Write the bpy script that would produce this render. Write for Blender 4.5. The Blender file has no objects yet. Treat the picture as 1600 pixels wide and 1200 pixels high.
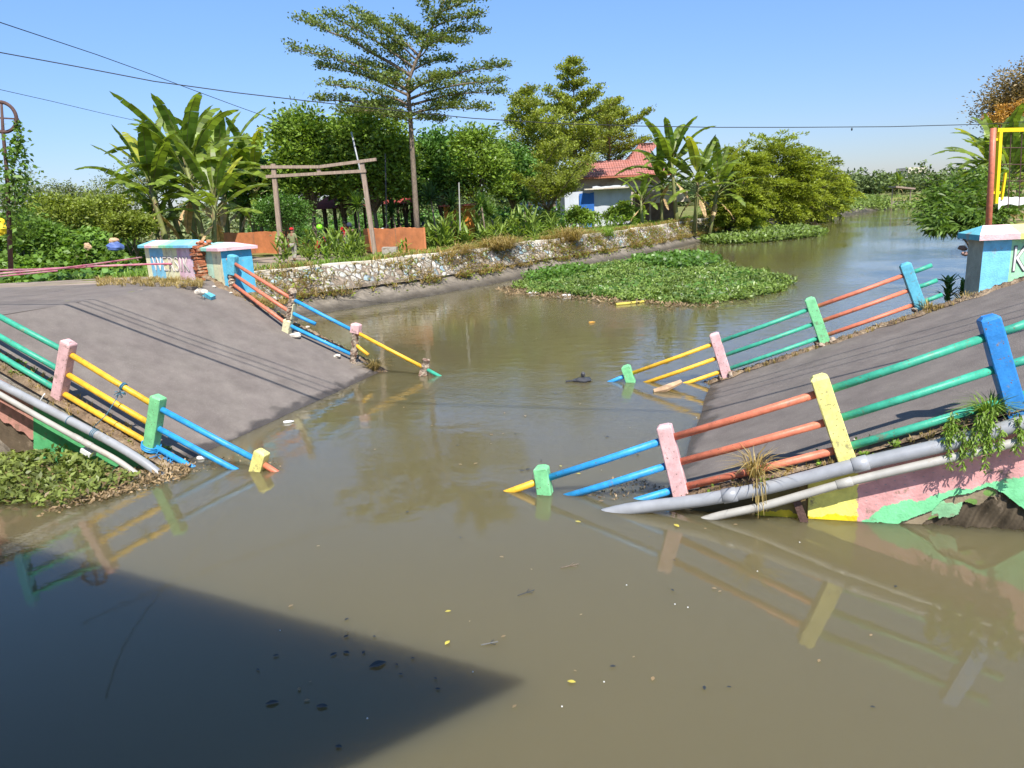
import bpy, math, random
import numpy as np
from mathutils import Vector, Matrix
rng = np.random.default_rng(7); random.seed(7)
sc = bpy.context.scene; COL = sc.collection
rad = math.radians

# ------------------------------------------------------------------ camera
F, PITCH, ROLL, H = 1150.0, 0.2413, -0.05, 4.0
CAM = np.array([0, 0, H]); sp, cp = math.sin(PITCH), math.cos(PITCH); cr, sr = math.cos(ROLL), math.sin(ROLL)
R0, U0, F0 = np.array([1., 0, 0]), np.array([0, sp, cp]), np.array([0, cp, -sp])
RV, UV = cr*R0 + sr*U0, -sr*R0 + cr*U0
cam = bpy.data.cameras.new('camera'); cam.sensor_width = 36; cam.sensor_fit = 'HORIZONTAL'
cam.lens = F/1600*36; cam.clip_end = 3000; cam.clip_start = .05
co = bpy.data.objects.new('camera', cam); COL.objects.link(co); sc.camera = co
co.matrix_world = Matrix([[RV[i], UV[i], -F0[i], CAM[i]] for i in range(3)] + [[0, 0, 0, 1]])

# ------------------------------------------------------------------ sky and sun
SAZ, SEL = rad(-74), rad(53)
SUN = np.array([math.cos(SEL)*math.cos(SAZ), math.cos(SEL)*math.sin(SAZ), math.sin(SEL)])
w = bpy.data.worlds.new('World'); sc.world = w; w.use_nodes = True
nt = w.node_tree; bg = nt.nodes['Background']
sky = nt.nodes.new('ShaderNodeTexSky'); sky.sky_type = 'NISHITA'; sky.sun_disc = False
sky.sun_elevation = SEL; sky.sun_rotation = math.atan2(SUN[0], SUN[1])
sky.air_density = 1.0; sky.dust_density = .25; sky.ozone_density = 5.0; sky.altitude = 0
tcw = nt.nodes.new('ShaderNodeTexCoord'); sz_ = nt.nodes.new('ShaderNodeSeparateXYZ'); rw_ = nt.nodes.new('ShaderNodeValToRGB'); mw_ = nt.nodes.new('ShaderNodeVectorMath'); mw_.operation = 'MULTIPLY'
nt.links.new(tcw.outputs['Generated'], sz_.inputs[0]); nt.links.new(sz_.outputs[2], rw_.inputs[0]); e_ = rw_.color_ramp.elements
e_[0].position = 0; e_[0].color = (.50, .50, .60, 1); e_[1].position = .45; e_[1].color = (.90, .98, 1, 1); q_ = e_.new(.12); q_.color = (.62, .66, .80, 1); q_ = e_.new(.25); q_.color = (.74, .83, .96, 1)
nt.links.new(sky.outputs[0], mw_.inputs[0]); nt.links.new(rw_.outputs[0], mw_.inputs[1])
nt.links.new(mw_.outputs[0], bg.inputs[0]); bg.inputs[1].default_value = 0.13
sl = bpy.data.lights.new('sun', 'SUN'); sl.energy = 5.0; sl.angle = rad(.5); sl.color = (1, .95, .87)
so = bpy.data.objects.new('sun', sl); COL.objects.link(so)
so.rotation_euler = Vector(SUN).to_track_quat('Z', 'Y').to_euler(); so.location = (0, 0, 30)
sc.view_settings.view_transform = 'Standard'; sc.view_settings.look = 'None'
sc.view_settings.exposure = 0.62; sc.view_settings.gamma = 1

# ------------------------------------------------------------------ photogrammetry helpers (pixels of the 1600 x 1200 photo)
def ray(x, y):
    u, v = (x-800)/F, (600-y)/F
    return F0 + u*RV + v*UV
def G(x, y, z=0.0):
    d = ray(x, y); return CAM + d*((z-H)/d[2])
def W(x, y, Y):
    d = ray(x, y); return CAM + d*(Y/d[1])
def hit(x, y, o, n):
    d = ray(x, y); return CAM + d*(np.dot(o-CAM, n)/np.dot(d, n))
def proj(P):
    d = np.asarray(P, float)-CAM; z = d@F0
    return np.array([800+F*(d@RV)/z, 600-F*(d@UV)/z])
def tri(T, B, d, n):
    x = np.array([1., 0.])
    for _ in range(12):
        f0 = proj(B+x[0]*n+x[1]*d)-T; e = 1e-5
        J = np.stack([(proj(B+(x[0]+e)*n+x[1]*d)-T-f0)/e, (proj(B+x[0]*n+(x[1]+e)*d)-T-f0)/e], 1)
        x = x-np.linalg.solve(J, f0)
    return x
def nz(a):
    a = np.asarray(a, float); return a/(np.linalg.norm(a)+1e-12)
def interp(v, xs, ys): return float(np.interp(v, xs, ys))

# ------------------------------------------------------------------ materials
MATS = {}
def N(nt, t, **k):
    n = nt.nodes.new(t)
    for a, b in k.items(): setattr(n, a, b)
    return n
def mat(name, col, rough=.7, var=.25, scale=6, bump=0, bscale=30, spec=.4, col2=None, attr=None, island=0, trans=0, thr=None, metal=0, dist=.02, stretch=None):
    """procedural material: noise-varied colour, optional second colour in patches, bump, colour attribute, per-leaf variation"""
    m = bpy.data.materials.new(name); m.use_nodes = True; t = m.node_tree; L = t.links.new
    b = t.nodes['Principled BSDF']; b.inputs['Roughness'].default_value = rough
    b.inputs['Specular IOR Level'].default_value = spec; b.inputs['Metallic'].default_value = metal
    tc = N(t, 'ShaderNodeTexCoord'); vec = tc.outputs['Object']
    if stretch:
        mp = N(t, 'ShaderNodeMapping'); mp.inputs['Scale'].default_value = stretch; L(vec, mp.inputs[0]); vec = mp.outputs[0]
    n1 = N(t, 'ShaderNodeTexNoise'); n1.inputs['Scale'].default_value = scale; n1.inputs['Detail'].default_value = 6
    n1.inputs['Roughness'].default_value = .65; L(vec, n1.inputs['Vector'])
    mr = N(t, 'ShaderNodeMapRange'); mr.inputs[1].default_value = .3; mr.inputs[2].default_value = .7
    mr.inputs[3].default_value = 1-var; mr.inputs[4].default_value = 1+var; L(n1.outputs[0], mr.inputs[0])
    if attr:
        at = N(t, 'ShaderNodeAttribute', attribute_name=attr); src = at.outputs['Color']
    else:
        rgb = N(t, 'ShaderNodeRGB'); rgb.outputs[0].default_value = (*col, 1); src = rgb.outputs[0]
    if col2 is not None:
        n2 = N(t, 'ShaderNodeTexNoise'); n2.inputs['Scale'].default_value = scale*.6; n2.inputs['Detail'].default_value = 8
        n2.inputs['Roughness'].default_value = .7; L(vec, n2.inputs['Vector'])
        m2 = N(t, 'ShaderNodeMapRange'); a, c = thr or (.5, .6); m2.inputs[1].default_value = a; m2.inputs[2].default_value = c
        L(n2.outputs[0], m2.inputs[0])
        mx = N(t, 'ShaderNodeMix', data_type='RGBA'); L(m2.outputs[0], mx.inputs[0]); L(src, mx.inputs[6]); mx.inputs[7].default_value = (*col2, 1); src = mx.outputs[2]
    fac = mr.outputs[0]
    if island:
        ge = N(t, 'ShaderNodeNewGeometry'); m3 = N(t, 'ShaderNodeMapRange'); m3.inputs[3].default_value = 1-island; m3.inputs[4].default_value = 1+island
        L(ge.outputs['Random Per Island'], m3.inputs[0])
        mu = N(t, 'ShaderNodeMath', operation='MULTIPLY'); L(fac, mu.inputs[0]); L(m3.outputs[0], mu.inputs[1]); fac = mu.outputs[0]
    vm = N(t, 'ShaderNodeVectorMath', operation='SCALE'); L(src, vm.inputs[0]); L(fac, vm.inputs['Scale'])
    L(vm.outputs[0], b.inputs['Base Color'])
    if bump:
        n4 = N(t, 'ShaderNodeTexNoise'); n4.inputs['Scale'].default_value = bscale; n4.inputs['Detail'].default_value = 5; L(vec, n4.inputs['Vector'])
        bp = N(t, 'ShaderNodeBump'); bp.inputs['Strength'].default_value = bump; bp.inputs['Distance'].default_value = dist
        L(n4.outputs[0], bp.inputs['Height']); L(bp.outputs[0], b.inputs['Normal'])
    if trans:
        tr = N(t, 'ShaderNodeBsdfTranslucent'); v2 = N(t, 'ShaderNodeVectorMath', operation='MULTIPLY'); L(vm.outputs[0], v2.inputs[0]); v2.inputs[1].default_value = (1.5, 1.5, .6)
        L(v2.outputs[0], tr.inputs[0]); ms = N(t, 'ShaderNodeMixShader'); ms.inputs[0].default_value = trans
        L(b.outputs[0], ms.inputs[1]); L(tr.outputs[0], ms.inputs[2]); L(ms.outputs[0], t.nodes['Material Output'].inputs[0])
    MATS[name] = m; return m
def paint(name, c, chip=.62, rough=.45):
    c = tuple(.93*x+.02 for x in c); m = mat(name, c, rough, .22, 9, .5, 40, .4, col2=(c[0]*.4+.13, c[1]*.4+.11, c[2]*.4+.08), thr=(chip-.015, chip+.03), dist=.006)
    t = m.node_tree; L = t.links.new; b = t.nodes['Principled BSDF']; tc = N(t, 'ShaderNodeTexCoord'); n = N(t, 'ShaderNodeTexNoise'); n.inputs['Scale'].default_value = 34; n.inputs['Detail'].default_value = 6; L(tc.outputs['Object'], n.inputs['Vector'])
    mr = N(t, 'ShaderNodeMapRange'); mr.inputs[1].default_value = .64; mr.inputs[2].default_value = .68; L(n.outputs[0], mr.inputs[0]); src = b.inputs['Base Color'].links[0].from_socket
    mx = N(t, 'ShaderNodeMix', data_type='RGBA'); L(mr.outputs[0], mx.inputs[0]); L(src, mx.inputs[6]); mx.inputs[7].default_value = (.16, .11, .075, 1); L(mx.outputs[2], b.inputs['Base Color'])
    return m
def leaf(name, c, isl=.45, tr=.35, rough=.5, var=.3, scale=.8):
    c = tuple(x*1.6 for x in c)
    return mat(name, c, rough, var, scale, spec=.35, island=isl, trans=tr)

asphalt = mat('asphalt', (.172, .146, .130), .88, .15, 2.2, 1, 90, .25, col2=(.205, .178, .155), thr=(.40, .68), dist=.012)
# wet darker band of asphalt near the water line (real wetness: low roughness, darker), fine stone speckle
def wet(m, z0, z1):
    t = m.node_tree; L = t.links.new; b = t.nodes['Principled BSDF']
    ge = N(t, 'ShaderNodeNewGeometry'); sx = N(t, 'ShaderNodeSeparateXYZ'); L(ge.outputs['Position'], sx.inputs[0])
    n = N(t, 'ShaderNodeTexNoise'); n.inputs['Scale'].default_value = 2.2; n.inputs['Detail'].default_value = 8; L(ge.outputs['Position'], n.inputs['Vector'])
    a = N(t, 'ShaderNodeMath', operation='MULTIPLY_ADD'); L(n.outputs[0], a.inputs[0]); a.inputs[1].default_value = -.35; L(sx.outputs[2], a.inputs[2])
    mr = N(t, 'ShaderNodeMapRange'); mr.inputs[1].default_value = z0-.17; mr.inputs[2].default_value = z1-.17; L(a.outputs[0], mr.inputs[0])
    src = b.inputs['Base Color'].links[0].from_socket
    mx = N(t, 'ShaderNodeMapRange'); mx.inputs[3].default_value = .42; mx.inputs[4].default_value = 1; L(mr.outputs[0], mx.inputs[0])
    vm = N(t, 'ShaderNodeVectorMath', operation='SCALE'); L(src, vm.inputs[0]); L(mx.outputs[0], vm.inputs['Scale']); L(vm.outputs[0], b.inputs['Base Color'])
    mr2 = N(t, 'ShaderNodeMapRange'); mr2.inputs[3].default_value = .35; mr2.inputs[4].default_value = b.inputs['Roughness'].default_value; L(mr.outputs[0], mr2.inputs[0]); L(mr2.outputs[0], b.inputs['Roughness'])
def speckle(m, sc_, amt, lo=.0, hi=.18):
    t = m.node_tree; L = t.links.new; b = t.nodes['Principled BSDF']; tc = N(t, 'ShaderNodeTexCoord')
    v = N(t, 'ShaderNodeTexVoronoi'); v.inputs['Scale'].default_value = sc_; L(tc.outputs['Object'], v.inputs['Vector'])
    mr = N(t, 'ShaderNodeMapRange'); mr.inputs[1].default_value = lo; mr.inputs[2].default_value = hi; mr.inputs[3].default_value = amt; mr.inputs[4].default_value = 1; L(v.outputs['Distance'], mr.inputs[0])
    src = b.inputs['Base Color'].links[0].from_socket
    vm = N(t, 'ShaderNodeVectorMath', operation='SCALE'); L(src, vm.inputs[0]); L(mr.outputs[0], vm.inputs['Scale']); L(vm.outputs[0], b.inputs['Base Color'])
speckle(asphalt, 34, 1.9, .04, .22); speckle(asphalt, 17, .45, .03, .13); wet(asphalt, .03, .10)
soil = mat('soil', (.20, .14, .09), .95, .45, 5, 1, 22, .2, col2=(.36, .28, .19), thr=(.48, .66), dist=.05)
speckle(soil, 14, .45, .05, .3)
mud = mat('mud', (.17, .145, .115), .8, .35, 2.2, 1, 7, .3, col2=(.25, .215, .17), thr=(.45, .65), dist=.09)
wet(mud, .06, .3)
dirtroad = mat('dirt_road', (.30, .235, .19), .95, .22, .9, .8, 20, .2, col2=(.20, .17, .12), thr=(.5, .7), dist=.03)
grassg = mat('grass_ground', (.15, .18, .045), .95, .4, .9, 1, 12, .1, col2=(.25, .20, .10), thr=(.46, .62), dist=.08)
concrete = mat('concrete', (.33, .30, .25), .9, .3, 5, 1, 30, .25, col2=(.20, .16, .12), thr=(.5, .64), dist=.02)
rubblem = mat('rubble', (.42, .34, .26), .95, .45, 12, 1, 26, .2, col2=(.22, .13, .09), thr=(.48, .58), dist=.05)
brick = mat('broken_brick', (.42, .15, .075), .95, .4, 9, 1, 25, .2, col2=(.5, .33, .22), thr=(.52, .62), dist=.04)
P_ = {'blue': paint('blue_paint', (.012, .29, .66)), 'deep': paint('deep_blue_paint', (.012, .21, .58)), 'aqua': paint('aqua_paint', (.10, .42, .55)), 'yellow': paint('yellow_paint', (.80, .44, .015)),
      'lemon': paint('lemon_paint', (.80, .74, .24)), 'green': paint('pipe_green_paint', (.03, .36, .23)), 'mint': paint('mint_paint', (.20, .60, .27)),
      'salmon': paint('salmon_paint', (.60, .165, .085)), 'pink': paint('pink_paint', (.74, .45, .45)), 'cream': paint('cream_paint', (.74, .68, .42))}
painted = mat('painted_masonry', (1, 1, 1), .85, .20, 5, .7, 35, .3, attr='Col', dist=.012, col2=(.36, .31, .25), thr=(.58, .68))
plaster = mat('painted_plaster', (1, 1, 1), .85, .25, 4, .8, 30, .3, attr='Col', dist=.008, col2=(.22, .17, .12), thr=(.60, .67))
orange = mat('orange_render', (.60, .215, .09), .9, .22, 1.6, .6, 20, .2, col2=(.42, .17, .09), thr=(.52, .68), dist=.02)
pvc = mat('grey_pipe', (.30, .31, .33), .35, .15, 4, .2, 14, .5, col2=(.22, .20, .17), thr=(.58, .7), dist=.004)
pvcw = mat('pale_pipe', (.40, .385, .35), .4, .15, 4, .2, 14, .5, col2=(.33, .27, .2), thr=(.58, .68), dist=.004)
wood = mat('old_wood', (.32, .24, .185), .9, .3, 3, .8, 18, .2, dist=.02, stretch=(4, 4, .6))
bark = mat('bark', (.22, .17, .125), .95, .35, 5, 1, 12, .15, dist=.05, stretch=(3, 3, .7))
barkd = mat('dark_bark', (.11, .085, .06), .95, .35, 5, 1, 12, .15, dist=.05, stretch=(3, 3, .7))
rust = mat('rusty_iron', (.10, .055, .045), .8, .3, 8, .6, 30, .4)
black = mat('black_rubber', (.02, .02, .022), .6, .3, 6)
dark = mat('dark_metal', (.05, .05, .055), .35, .3, 6, spec=.5)
chrome = mat('chrome', (.6, .6, .6), .18, .1, 6, metal=1)
white = mat('white_plastic', (.75, .75, .73), .5, .12, 4)
gold = mat('gate_yellow', (.85, .62, .01), .45, .12, 5, .2, 20)
ropeb = mat('blue_rope', (.06, .18, .26), .8, .3, 30)
ribbon = mat('pink_tape', (.68, .22, .36), .5, .25, 2, trans=.4, col2=(.75, .5, .55), thr=(.4, .6))
straw = leaf('dry_grass', (.24, .18, .07), .4, .3)
fresh = leaf('fresh_grass', (.13, .20, .03), .45, .35)
skin_m = mat('skin', (.24, .12, .07), .55, .1, 8)

# ------------------------------------------------------------------ mesh building
class M:
    def __init__(s): s.v = []; s.f = []; s.c = []
    def add(s, V, Fc, col=None):
        b = len(s.v); s.v += [tuple(map(float, p)) for p in V]; s.f += [tuple(i+b for i in f) for f in Fc]
        if col is not None: s.c += [col]*len(Fc)
    def box(s, c, hx, hy=None, hz=None, ax=None, col=None, jit=0, taper=1):
        """c centre; hx,hy,hz half sizes along ax (3 unit vectors)"""
        ax = ax if ax is not None else np.eye(3); c = np.asarray(c, float); V = []
        for k in (-1, 1):
            q = taper if k > 0 else 1
            for i, j in ((-1, -1), (1, -1), (1, 1), (-1, 1)):
                V.append(c+ax[0]*hx*i*q+ax[1]*hy*j*q+ax[2]*hz*k+(rng.uniform(-jit, jit, 3) if jit else 0))
        s.add(V, [(0, 3, 2, 1), (4, 5, 6, 7), (0, 1, 5, 4), (1, 2, 6, 5), (2, 3, 7, 6), (3, 0, 4, 7)], col)
    def bar(s, a, b, r1, r2=None, up=(0, 0, 1)):
        a, b = np.asarray(a, float), np.asarray(b, float); d = nz(b-a); l = nz(np.cross(d, up)); u = np.cross(l, d)
        s.box((a+b)/2, np.linalg.norm(b-a)/2, r1, r2 or r1, ax=[d, l, u])
    def tube(s, pts, r, seg=8, cap=True):
        pts = [np.asarray(p, float) for p in pts]; n = len(pts); r = r if hasattr(r, '__len__') else [r]*n
        V = []; t0 = nz(pts[1]-pts[0]); a = nz(np.cross(t0, (0, 0, 1) if abs(t0[2]) < .9 else (1, 0, 0)))
        for i in range(n):
            t = nz(pts[min(i+1, n-1)]-pts[max(i-1, 0)]); a = nz(a-t*np.dot(a, t)); b = np.cross(t, a)
            for k in range(seg):
                q = 2*math.pi*k/seg; V.append(pts[i]+r[i]*(math.cos(q)*a+math.sin(q)*b))
        Fc = [(i*seg+k, i*seg+(k+1) % seg, (i+1)*seg+(k+1) % seg, (i+1)*seg+k) for i in range(n-1) for k in range(seg)]
        if cap: Fc += [tuple(range(seg))[::-1], tuple((n-1)*seg+k for k in range(seg))]
        s.add(V, Fc)
    def torus(s, c, R, r, ax, n=28, m=8):
        a, b, nn = ax; V = []
        for i in range(n):
            q = 2*math.pi*i/n; e = math.cos(q)*a+math.sin(q)*b
            for j in range(m):
                p = 2*math.pi*j/m; V.append(np.asarray(c)+e*(R+r*math.cos(p))+nn*r*math.sin(p))
        s.add(V, [(i*m+j, ((i+1) % n)*m+j, ((i+1) % n)*m+(j+1) % m, i*m+(j+1) % m) for i in range(n) for j in range(m)])
    def ball(s, c, rx, ry=None, rz=None, n=10, m=7, jit=0, ax=None):
        ry = ry or rx; rz = rz or rx; ax = ax if ax is not None else np.eye(3); V = []
        for j in range(m+1):
            p = math.pi*j/m
            for i in range(n):
                q = 2*math.pi*i/n; k = 1+(rng.uniform(-jit, jit) if 0 < j < m else 0)
                V.append(np.asarray(c)+k*(ax[0]*rx*math.sin(p)*math.cos(q)+ax[1]*ry*math.sin(p)*math.sin(q)+ax[2]*rz*math.cos(p)))
        s.add(V, [(j*n+i, (j+1)*n+i, (j+1)*n+(i+1) % n, j*n+(i+1) % n) for j in range(m) for i in range(n)])
    def grid(s, fn, nu, nv, col=None):
        V = [fn(i/nu, j/nv) for j in range(nv+1) for i in range(nu+1)]
        s.add(V, [(j*(nu+1)+i, j*(nu+1)+i+1, (j+1)*(nu+1)+i+1, (j+1)*(nu+1)+i) for j in range(nv) for i in range(nu)], col)
def tag(o, label=None, cat=None, group=None, kind=None):
    for k, v in (('label', label), ('category', cat), ('group', group), ('kind', kind)):
        if v: o[k] = v
    return o
def link(name, me, parent=None, m=None, smooth=False):
    o = bpy.data.objects.new(name, me); COL.objects.link(o)
    if m is not None: me.materials.append(m)
    if parent is not None:
        b = BASE(parent); me.transform(Matrix.Translation(-b)); o.parent = parent
    if smooth: me.shade_smooth()
    return o
def BASE(p):
    b = Vector(p.location); 
    while p.parent: p = p.parent; b += Vector(p.location)
    return b
def build(name, mb, m, parent=None, smooth=False, cols=None):
    me = bpy.data.meshes.new(name); me.from_pydata(mb.v, [], mb.f)
    if mb.c:
        at = me.color_attributes.new('Col', 'FLOAT_COLOR', 'CORNER'); k = 0; arr = np.ones((len(me.loops), 4), 'f')
        for f, c in zip(mb.f, mb.c): arr[k:k+len(f), :3] = c; k += len(f)
        at.data.foreach_set('color', arr.ravel())
    if cols is not None:
        at = me.color_attributes.new('Col', 'FLOAT_COLOR', 'POINT'); a = np.ones((len(mb.v), 4), 'f'); a[:, :3] = cols; at.data.foreach_set('color', a.ravel())
    me.validate(); me.update()
    return link(name, me, parent, m, smooth)
def quads(name, V, m, parent=None):
    """V (n,4,3) numpy -> one mesh of n quads"""
    n = len(V); me = bpy.data.meshes.new(name); me.vertices.add(n*4); me.vertices.foreach_set('co', np.ascontiguousarray(V, 'f').ravel())
    me.loops.add(n*4); me.loops.foreach_set('vertex_index', np.arange(n*4, dtype='i'))
    me.polygons.add(n); me.polygons.foreach_set('loop_start', np.arange(0, n*4, 4, dtype='i')); me.polygons.foreach_set('loop_total', np.full(n, 4, 'i'))
    me.update(calc_edges=True)
    return link(name, me, parent, m)
def leafq(P, D, L, Wd, up=None):
    """rhombic leaves: P (n,3) roots, D (n,3) directions, L, Wd lengths and widths"""
    n = len(P); L = np.broadcast_to(L, n)[:, None]; Wd = np.broadcast_to(Wd, n)[:, None]
    D = D/(np.linalg.norm(D, axis=1, keepdims=True)+1e-9)
    r = rng.normal(size=(n, 3)); 
    if up is not None: r = np.asarray(up)+r*.45
    S = np.cross(D, r); S /= np.linalg.norm(S, axis=1, keepdims=True)+1e-9
    mid = P+D*L*.5+np.array([0, 0, .04])*L
    return np.stack([P, mid+S*Wd*.5, P+D*L-np.array([0, 0, .06])*L, mid-S*Wd*.5], 1)
def rdir(n, zlo=-1, zhi=1):
    z = rng.uniform(zlo, zhi, n); a = rng.uniform(0, 2*math.pi, n); s = np.sqrt(np.clip(1-z*z, 0, 1)); return np.stack([s*np.cos(a), s*np.sin(a), z], 1)
def thing(name, loc, label, cat, group=None, kind=None, rz=0):
    o = bpy.data.objects.new(name, None); COL.objects.link(o); o.location = tuple(map(float, loc)); o.empty_display_size = .2
    o.rotation_euler = (0, 0, rz); return tag(o, label, cat, group, kind)
def dup(root, loc, rz=0, s=1, label=None, group=None):
    def cpy(o, par):
        c = o.copy(); COL.objects.link(c); c.parent = par
        for ch in o.children: cpy(ch, c)
        return c
    r = cpy(root, None); r.location = tuple(map(float, loc)); r.rotation_euler = (0, 0, rz); r.scale = (s, s, s)
    if label: r['label'] = label
    if group: r['group'] = group
    return r
def inpoly(X, Y, poly):
    c = np.zeros(len(X), bool); n = len(poly); j = n-1
    for i in range(n):
        xi, yi = poly[i][:2]; xj, yj = poly[j][:2]
        c ^= ((yi > Y) != (yj > Y)) & (X < (xj-xi)*(Y-yi)/(yj-yi+1e-12)+xi); j = i
    return c
def sample(poly, n):
    p = np.array([q[:2] for q in poly]); lo, hi = p.min(0), p.max(0); out = np.zeros((0, 2))
    while len(out) < n:
        q = rng.uniform(lo, hi, (n*2, 2)); out = np.vstack([out, q[inpoly(q[:, 0], q[:, 1], p)]])
    return out[:n]

# ------------------------------------------------------------------ terrain
WLY = [0, 6, 10, 13, 17, 21, 25, 29.2, 30.2, 31.8, 33.2, 35.1, 37.2, 41.1, 44.5, 48.9, 56.7, 64.4, 73.6, 83, 95, 108, 127, 131, 136, 145]
WLX = [-9.5, -9.3, -9, -8.7, -7.6, -6.6, -7.6, -8.3, -7.3, -5.9, -4.3, -2.8, -1.2, 1.4, 4.0, 7.2, 12.6, 17.4, 22.8, 29, 38, 50, 66, 110, 200, 700]
CPY = [0, 6, 10, 14, 17.4, 20, 24, 28, 30.8, 32.1, 33.5, 34.5, 36.3, 37.4, 39.8, 41.5, 45.4, 48.6, 57.2, 64.4, 69.7, 82, 95, 108, 127, 131, 136, 145]
CPX = [-10.6, -10.5, -10.6, -10.4, -9.0, -8.0, -9.6, -10.8, -10.6, -9.1, -7.5, -6.2, -4.6, -3.5, -1.6, -.6, 2.4, 5.0, 10.9, 15.2, 18.6, 26, 35, 47, 63, 105, 190, 680]
RBY = [0, 7, 10, 12, 14, 15, 20, 40, 55, 80, 118, 126, 134, 145]; RBX = [8.2, 8.2, 8.6, 8.8, 9.0, 9.3, 12.5, 25.2, 34, 48, 70, 100, 190, 720]
def wl(y): return interp(y, WLY, WLX)
def capx(y): return min(interp(y, CPY, CPX), wl(y)-.3)
def rb(y): return interp(y, RBY, RBX)
def sstep(a, b, x):
    t = min(1, max(0, (x-a)/(b-a))); return t*t*(3-2*t)
def top_l(x, y): return 1.68 + .67*sstep(30, 22, y) + .05*math.sin(x*.7)*math.sin(y*.5)*sstep(30, 40, y)
def gz(x, y):
    c, l = capx(y), wl(y); r = rb(y)
    if x < l+2:
        if x <= c: return top_l(x, y)
        if x > l: return -1.2*min(1, (x-l)/1.6)
        q = (l-x)/(l-c); t = top_l(c, y)
        return t*interp(q, [0, .3, .52, 1], [0, .17, .36, 1]) + .05*math.sin(y*2.3+x*3)*math.sin(y*.9)*(1-q)
    if x > r-2:
        t = 1.72+.25*sstep(20, 40, y)
        if x >= r+1.2: return t+.15*math.sin(x*.4+y*.3)
        if x < r: return -1.0*min(1, (r-x)/1.5)
        return t*((x-r)/1.2)**.7
    return -1.2
ys = [0, 2, 4, 6, 7, 8, 9] + [9+i*.35 for i in range(1, 100)] + [44+i*.8 for i in range(1, 56)] + [88+i*2 for i in range(1, 36)] + [165, 180, 210, 260, 340, 460, 700, 1200, 2200]
mL = M(); offs = [-2, -1.2, -.5, -.15]; fr = [0, .08, .16, .25, .35, .45, .55, .65, .75, .85, .93, 1]; offs2 = [.15, .3, .6, 1, 1.6, 2.4, 3.5, 5, 7, 9, 12, 16, 22, 30, 45, 70, 120, 250, 900]
def lrow(y):
    l, c = wl(min(y, 145)), capx(min(y, 145)); out = []
    if y > 145: l = c = 700+(y-145)*.1
    for o in offs: out.append((l-o, y, gz(l-o, y) if y <= 145 else 0.))
    for f in fr: x = l+(c-l)*f; out.append((x, y, gz(x, y) if y <= 145 else 1.8))
    for o in offs2:
        x = c-o-1e-3
        if o > 200: x -= (700 if y > 100 else 0)
        out.append((x, y, top_l(x, y)+(rng.uniform(-.03, .03) if o < 40 else 0)))
    return out
rows = [lrow(y) for y in ys]; nc = len(rows[0])
mL.add([p for r in rows for p in r], [(j*nc+i, (j+1)*nc+i, (j+1)*nc+i+1, j*nc+i+1) for j in range(len(rows)-1) for i in range(nc-1)])
gl = build('ground', mL, grassg, smooth=True); tag(gl, kind='structure'); gl.data.materials.append(mud)
nm = len(offs)+8
for p in gl.data.polygons:
    i = (p.index) % (nc-1)
    if i < nm: p.material_index = 1
mR = M(); ro = [-1.6, -.8, -.2, 0, .15, .35, .6, .9, 1.2, 1.6, 2.2, 3, 4, 6, 9, 13, 20, 30, 50, 90, 200, 800]
ysr = [y for y in ys if y <= 146]
rr = [[(rb(y)+o, y, gz(rb(y)+o, y)+(rng.uniform(-.03, .03) if 1 < o < 30 else 0)) for o in ro] for y in ysr]; nc2 = len(ro)
mR.add([p for r in rr for p in r], [(j*nc2+i, j*nc2+i+1, (j+1)*nc2+i+1, (j+1)*nc2+i) for j in range(len(rr)-1) for i in range(nc2-1)])
drygr = mat('dry_grass_ground', (.21, .20, .075), .95, .35, .8, 1, 12, .1, col2=(.34, .27, .16), thr=(.45, .6), dist=.08)
gr = build('ground', mR, drygr, smooth=True); tag(gr, kind='structure'); gr.data.materials.append(mud)
for p in gr.data.polygons:
    if p.index % (nc2-1) < 7: p.material_index = 1

# water: murky, sun-lit silt under a reflecting rippled surface
wm = bpy.data.materials.new('river_water'); wm.use_nodes = True; t = wm.node_tree; L = t.links.new; b = t.nodes['Principled BSDF']
b.inputs['Roughness'].default_value = .03; b.inputs['IOR'].default_value = 1.48; b.inputs['Specular IOR Level'].default_value = .5
tc = N(t, 'ShaderNodeTexCoord'); n1 = N(t, 'ShaderNodeTexNoise'); n1.inputs['Scale'].default_value = .14; n1.inputs['Detail'].default_value = 5; L(tc.outputs['Object'], n1.inputs['Vector'])
mx = N(t, 'ShaderNodeMix', data_type='RGBA'); L(n1.outputs[0], mx.inputs[0]); mx.inputs[6].default_value = (.126, .107, .054, 1); mx.inputs[7].default_value = (.147, .126, .069, 1); L(mx.outputs[2], b.inputs['Base Color'])
b.inputs['Subsurface Weight'].default_value = 1; b.inputs['Subsurface Radius'].default_value = (1, .85, .6); b.inputs['Subsurface Scale'].default_value = 3.2
mp = N(t, 'ShaderNodeMapping'); mp.inputs['Scale'].default_value = (.8, 1.5, 1); mp.inputs['Rotation'].default_value = (0, 0, .3); L(tc.outputs['Object'], mp.inputs[0])
na = N(t, 'ShaderNodeTexNoise'); na.inputs['Scale'].default_value = 1.7; na.inputs['Detail'].default_value = 3; L(mp.outputs[0], na.inputs['Vector'])
nb = N(t, 'ShaderNodeTexNoise'); nb.inputs['Scale'].default_value = 9; nb.inputs['Detail'].default_value = 2; L(mp.outputs[0], nb.inputs['Vector'])
nc_ = N(t, 'ShaderNodeTexNoise'); nc_.inputs['Scale'].default_value = .11; nc_.inputs['Detail'].default_value = 2; L(tc.outputs['Object'], nc_.inputs['Vector'])
mr = N(t, 'ShaderNodeMapRange'); mr.inputs[1].default_value = .44; mr.inputs[2].default_value = .62; mr.inputs[3].default_value = .06; mr.inputs[4].default_value = .55; L(nc_.outputs[0], mr.inputs[0])
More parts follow.
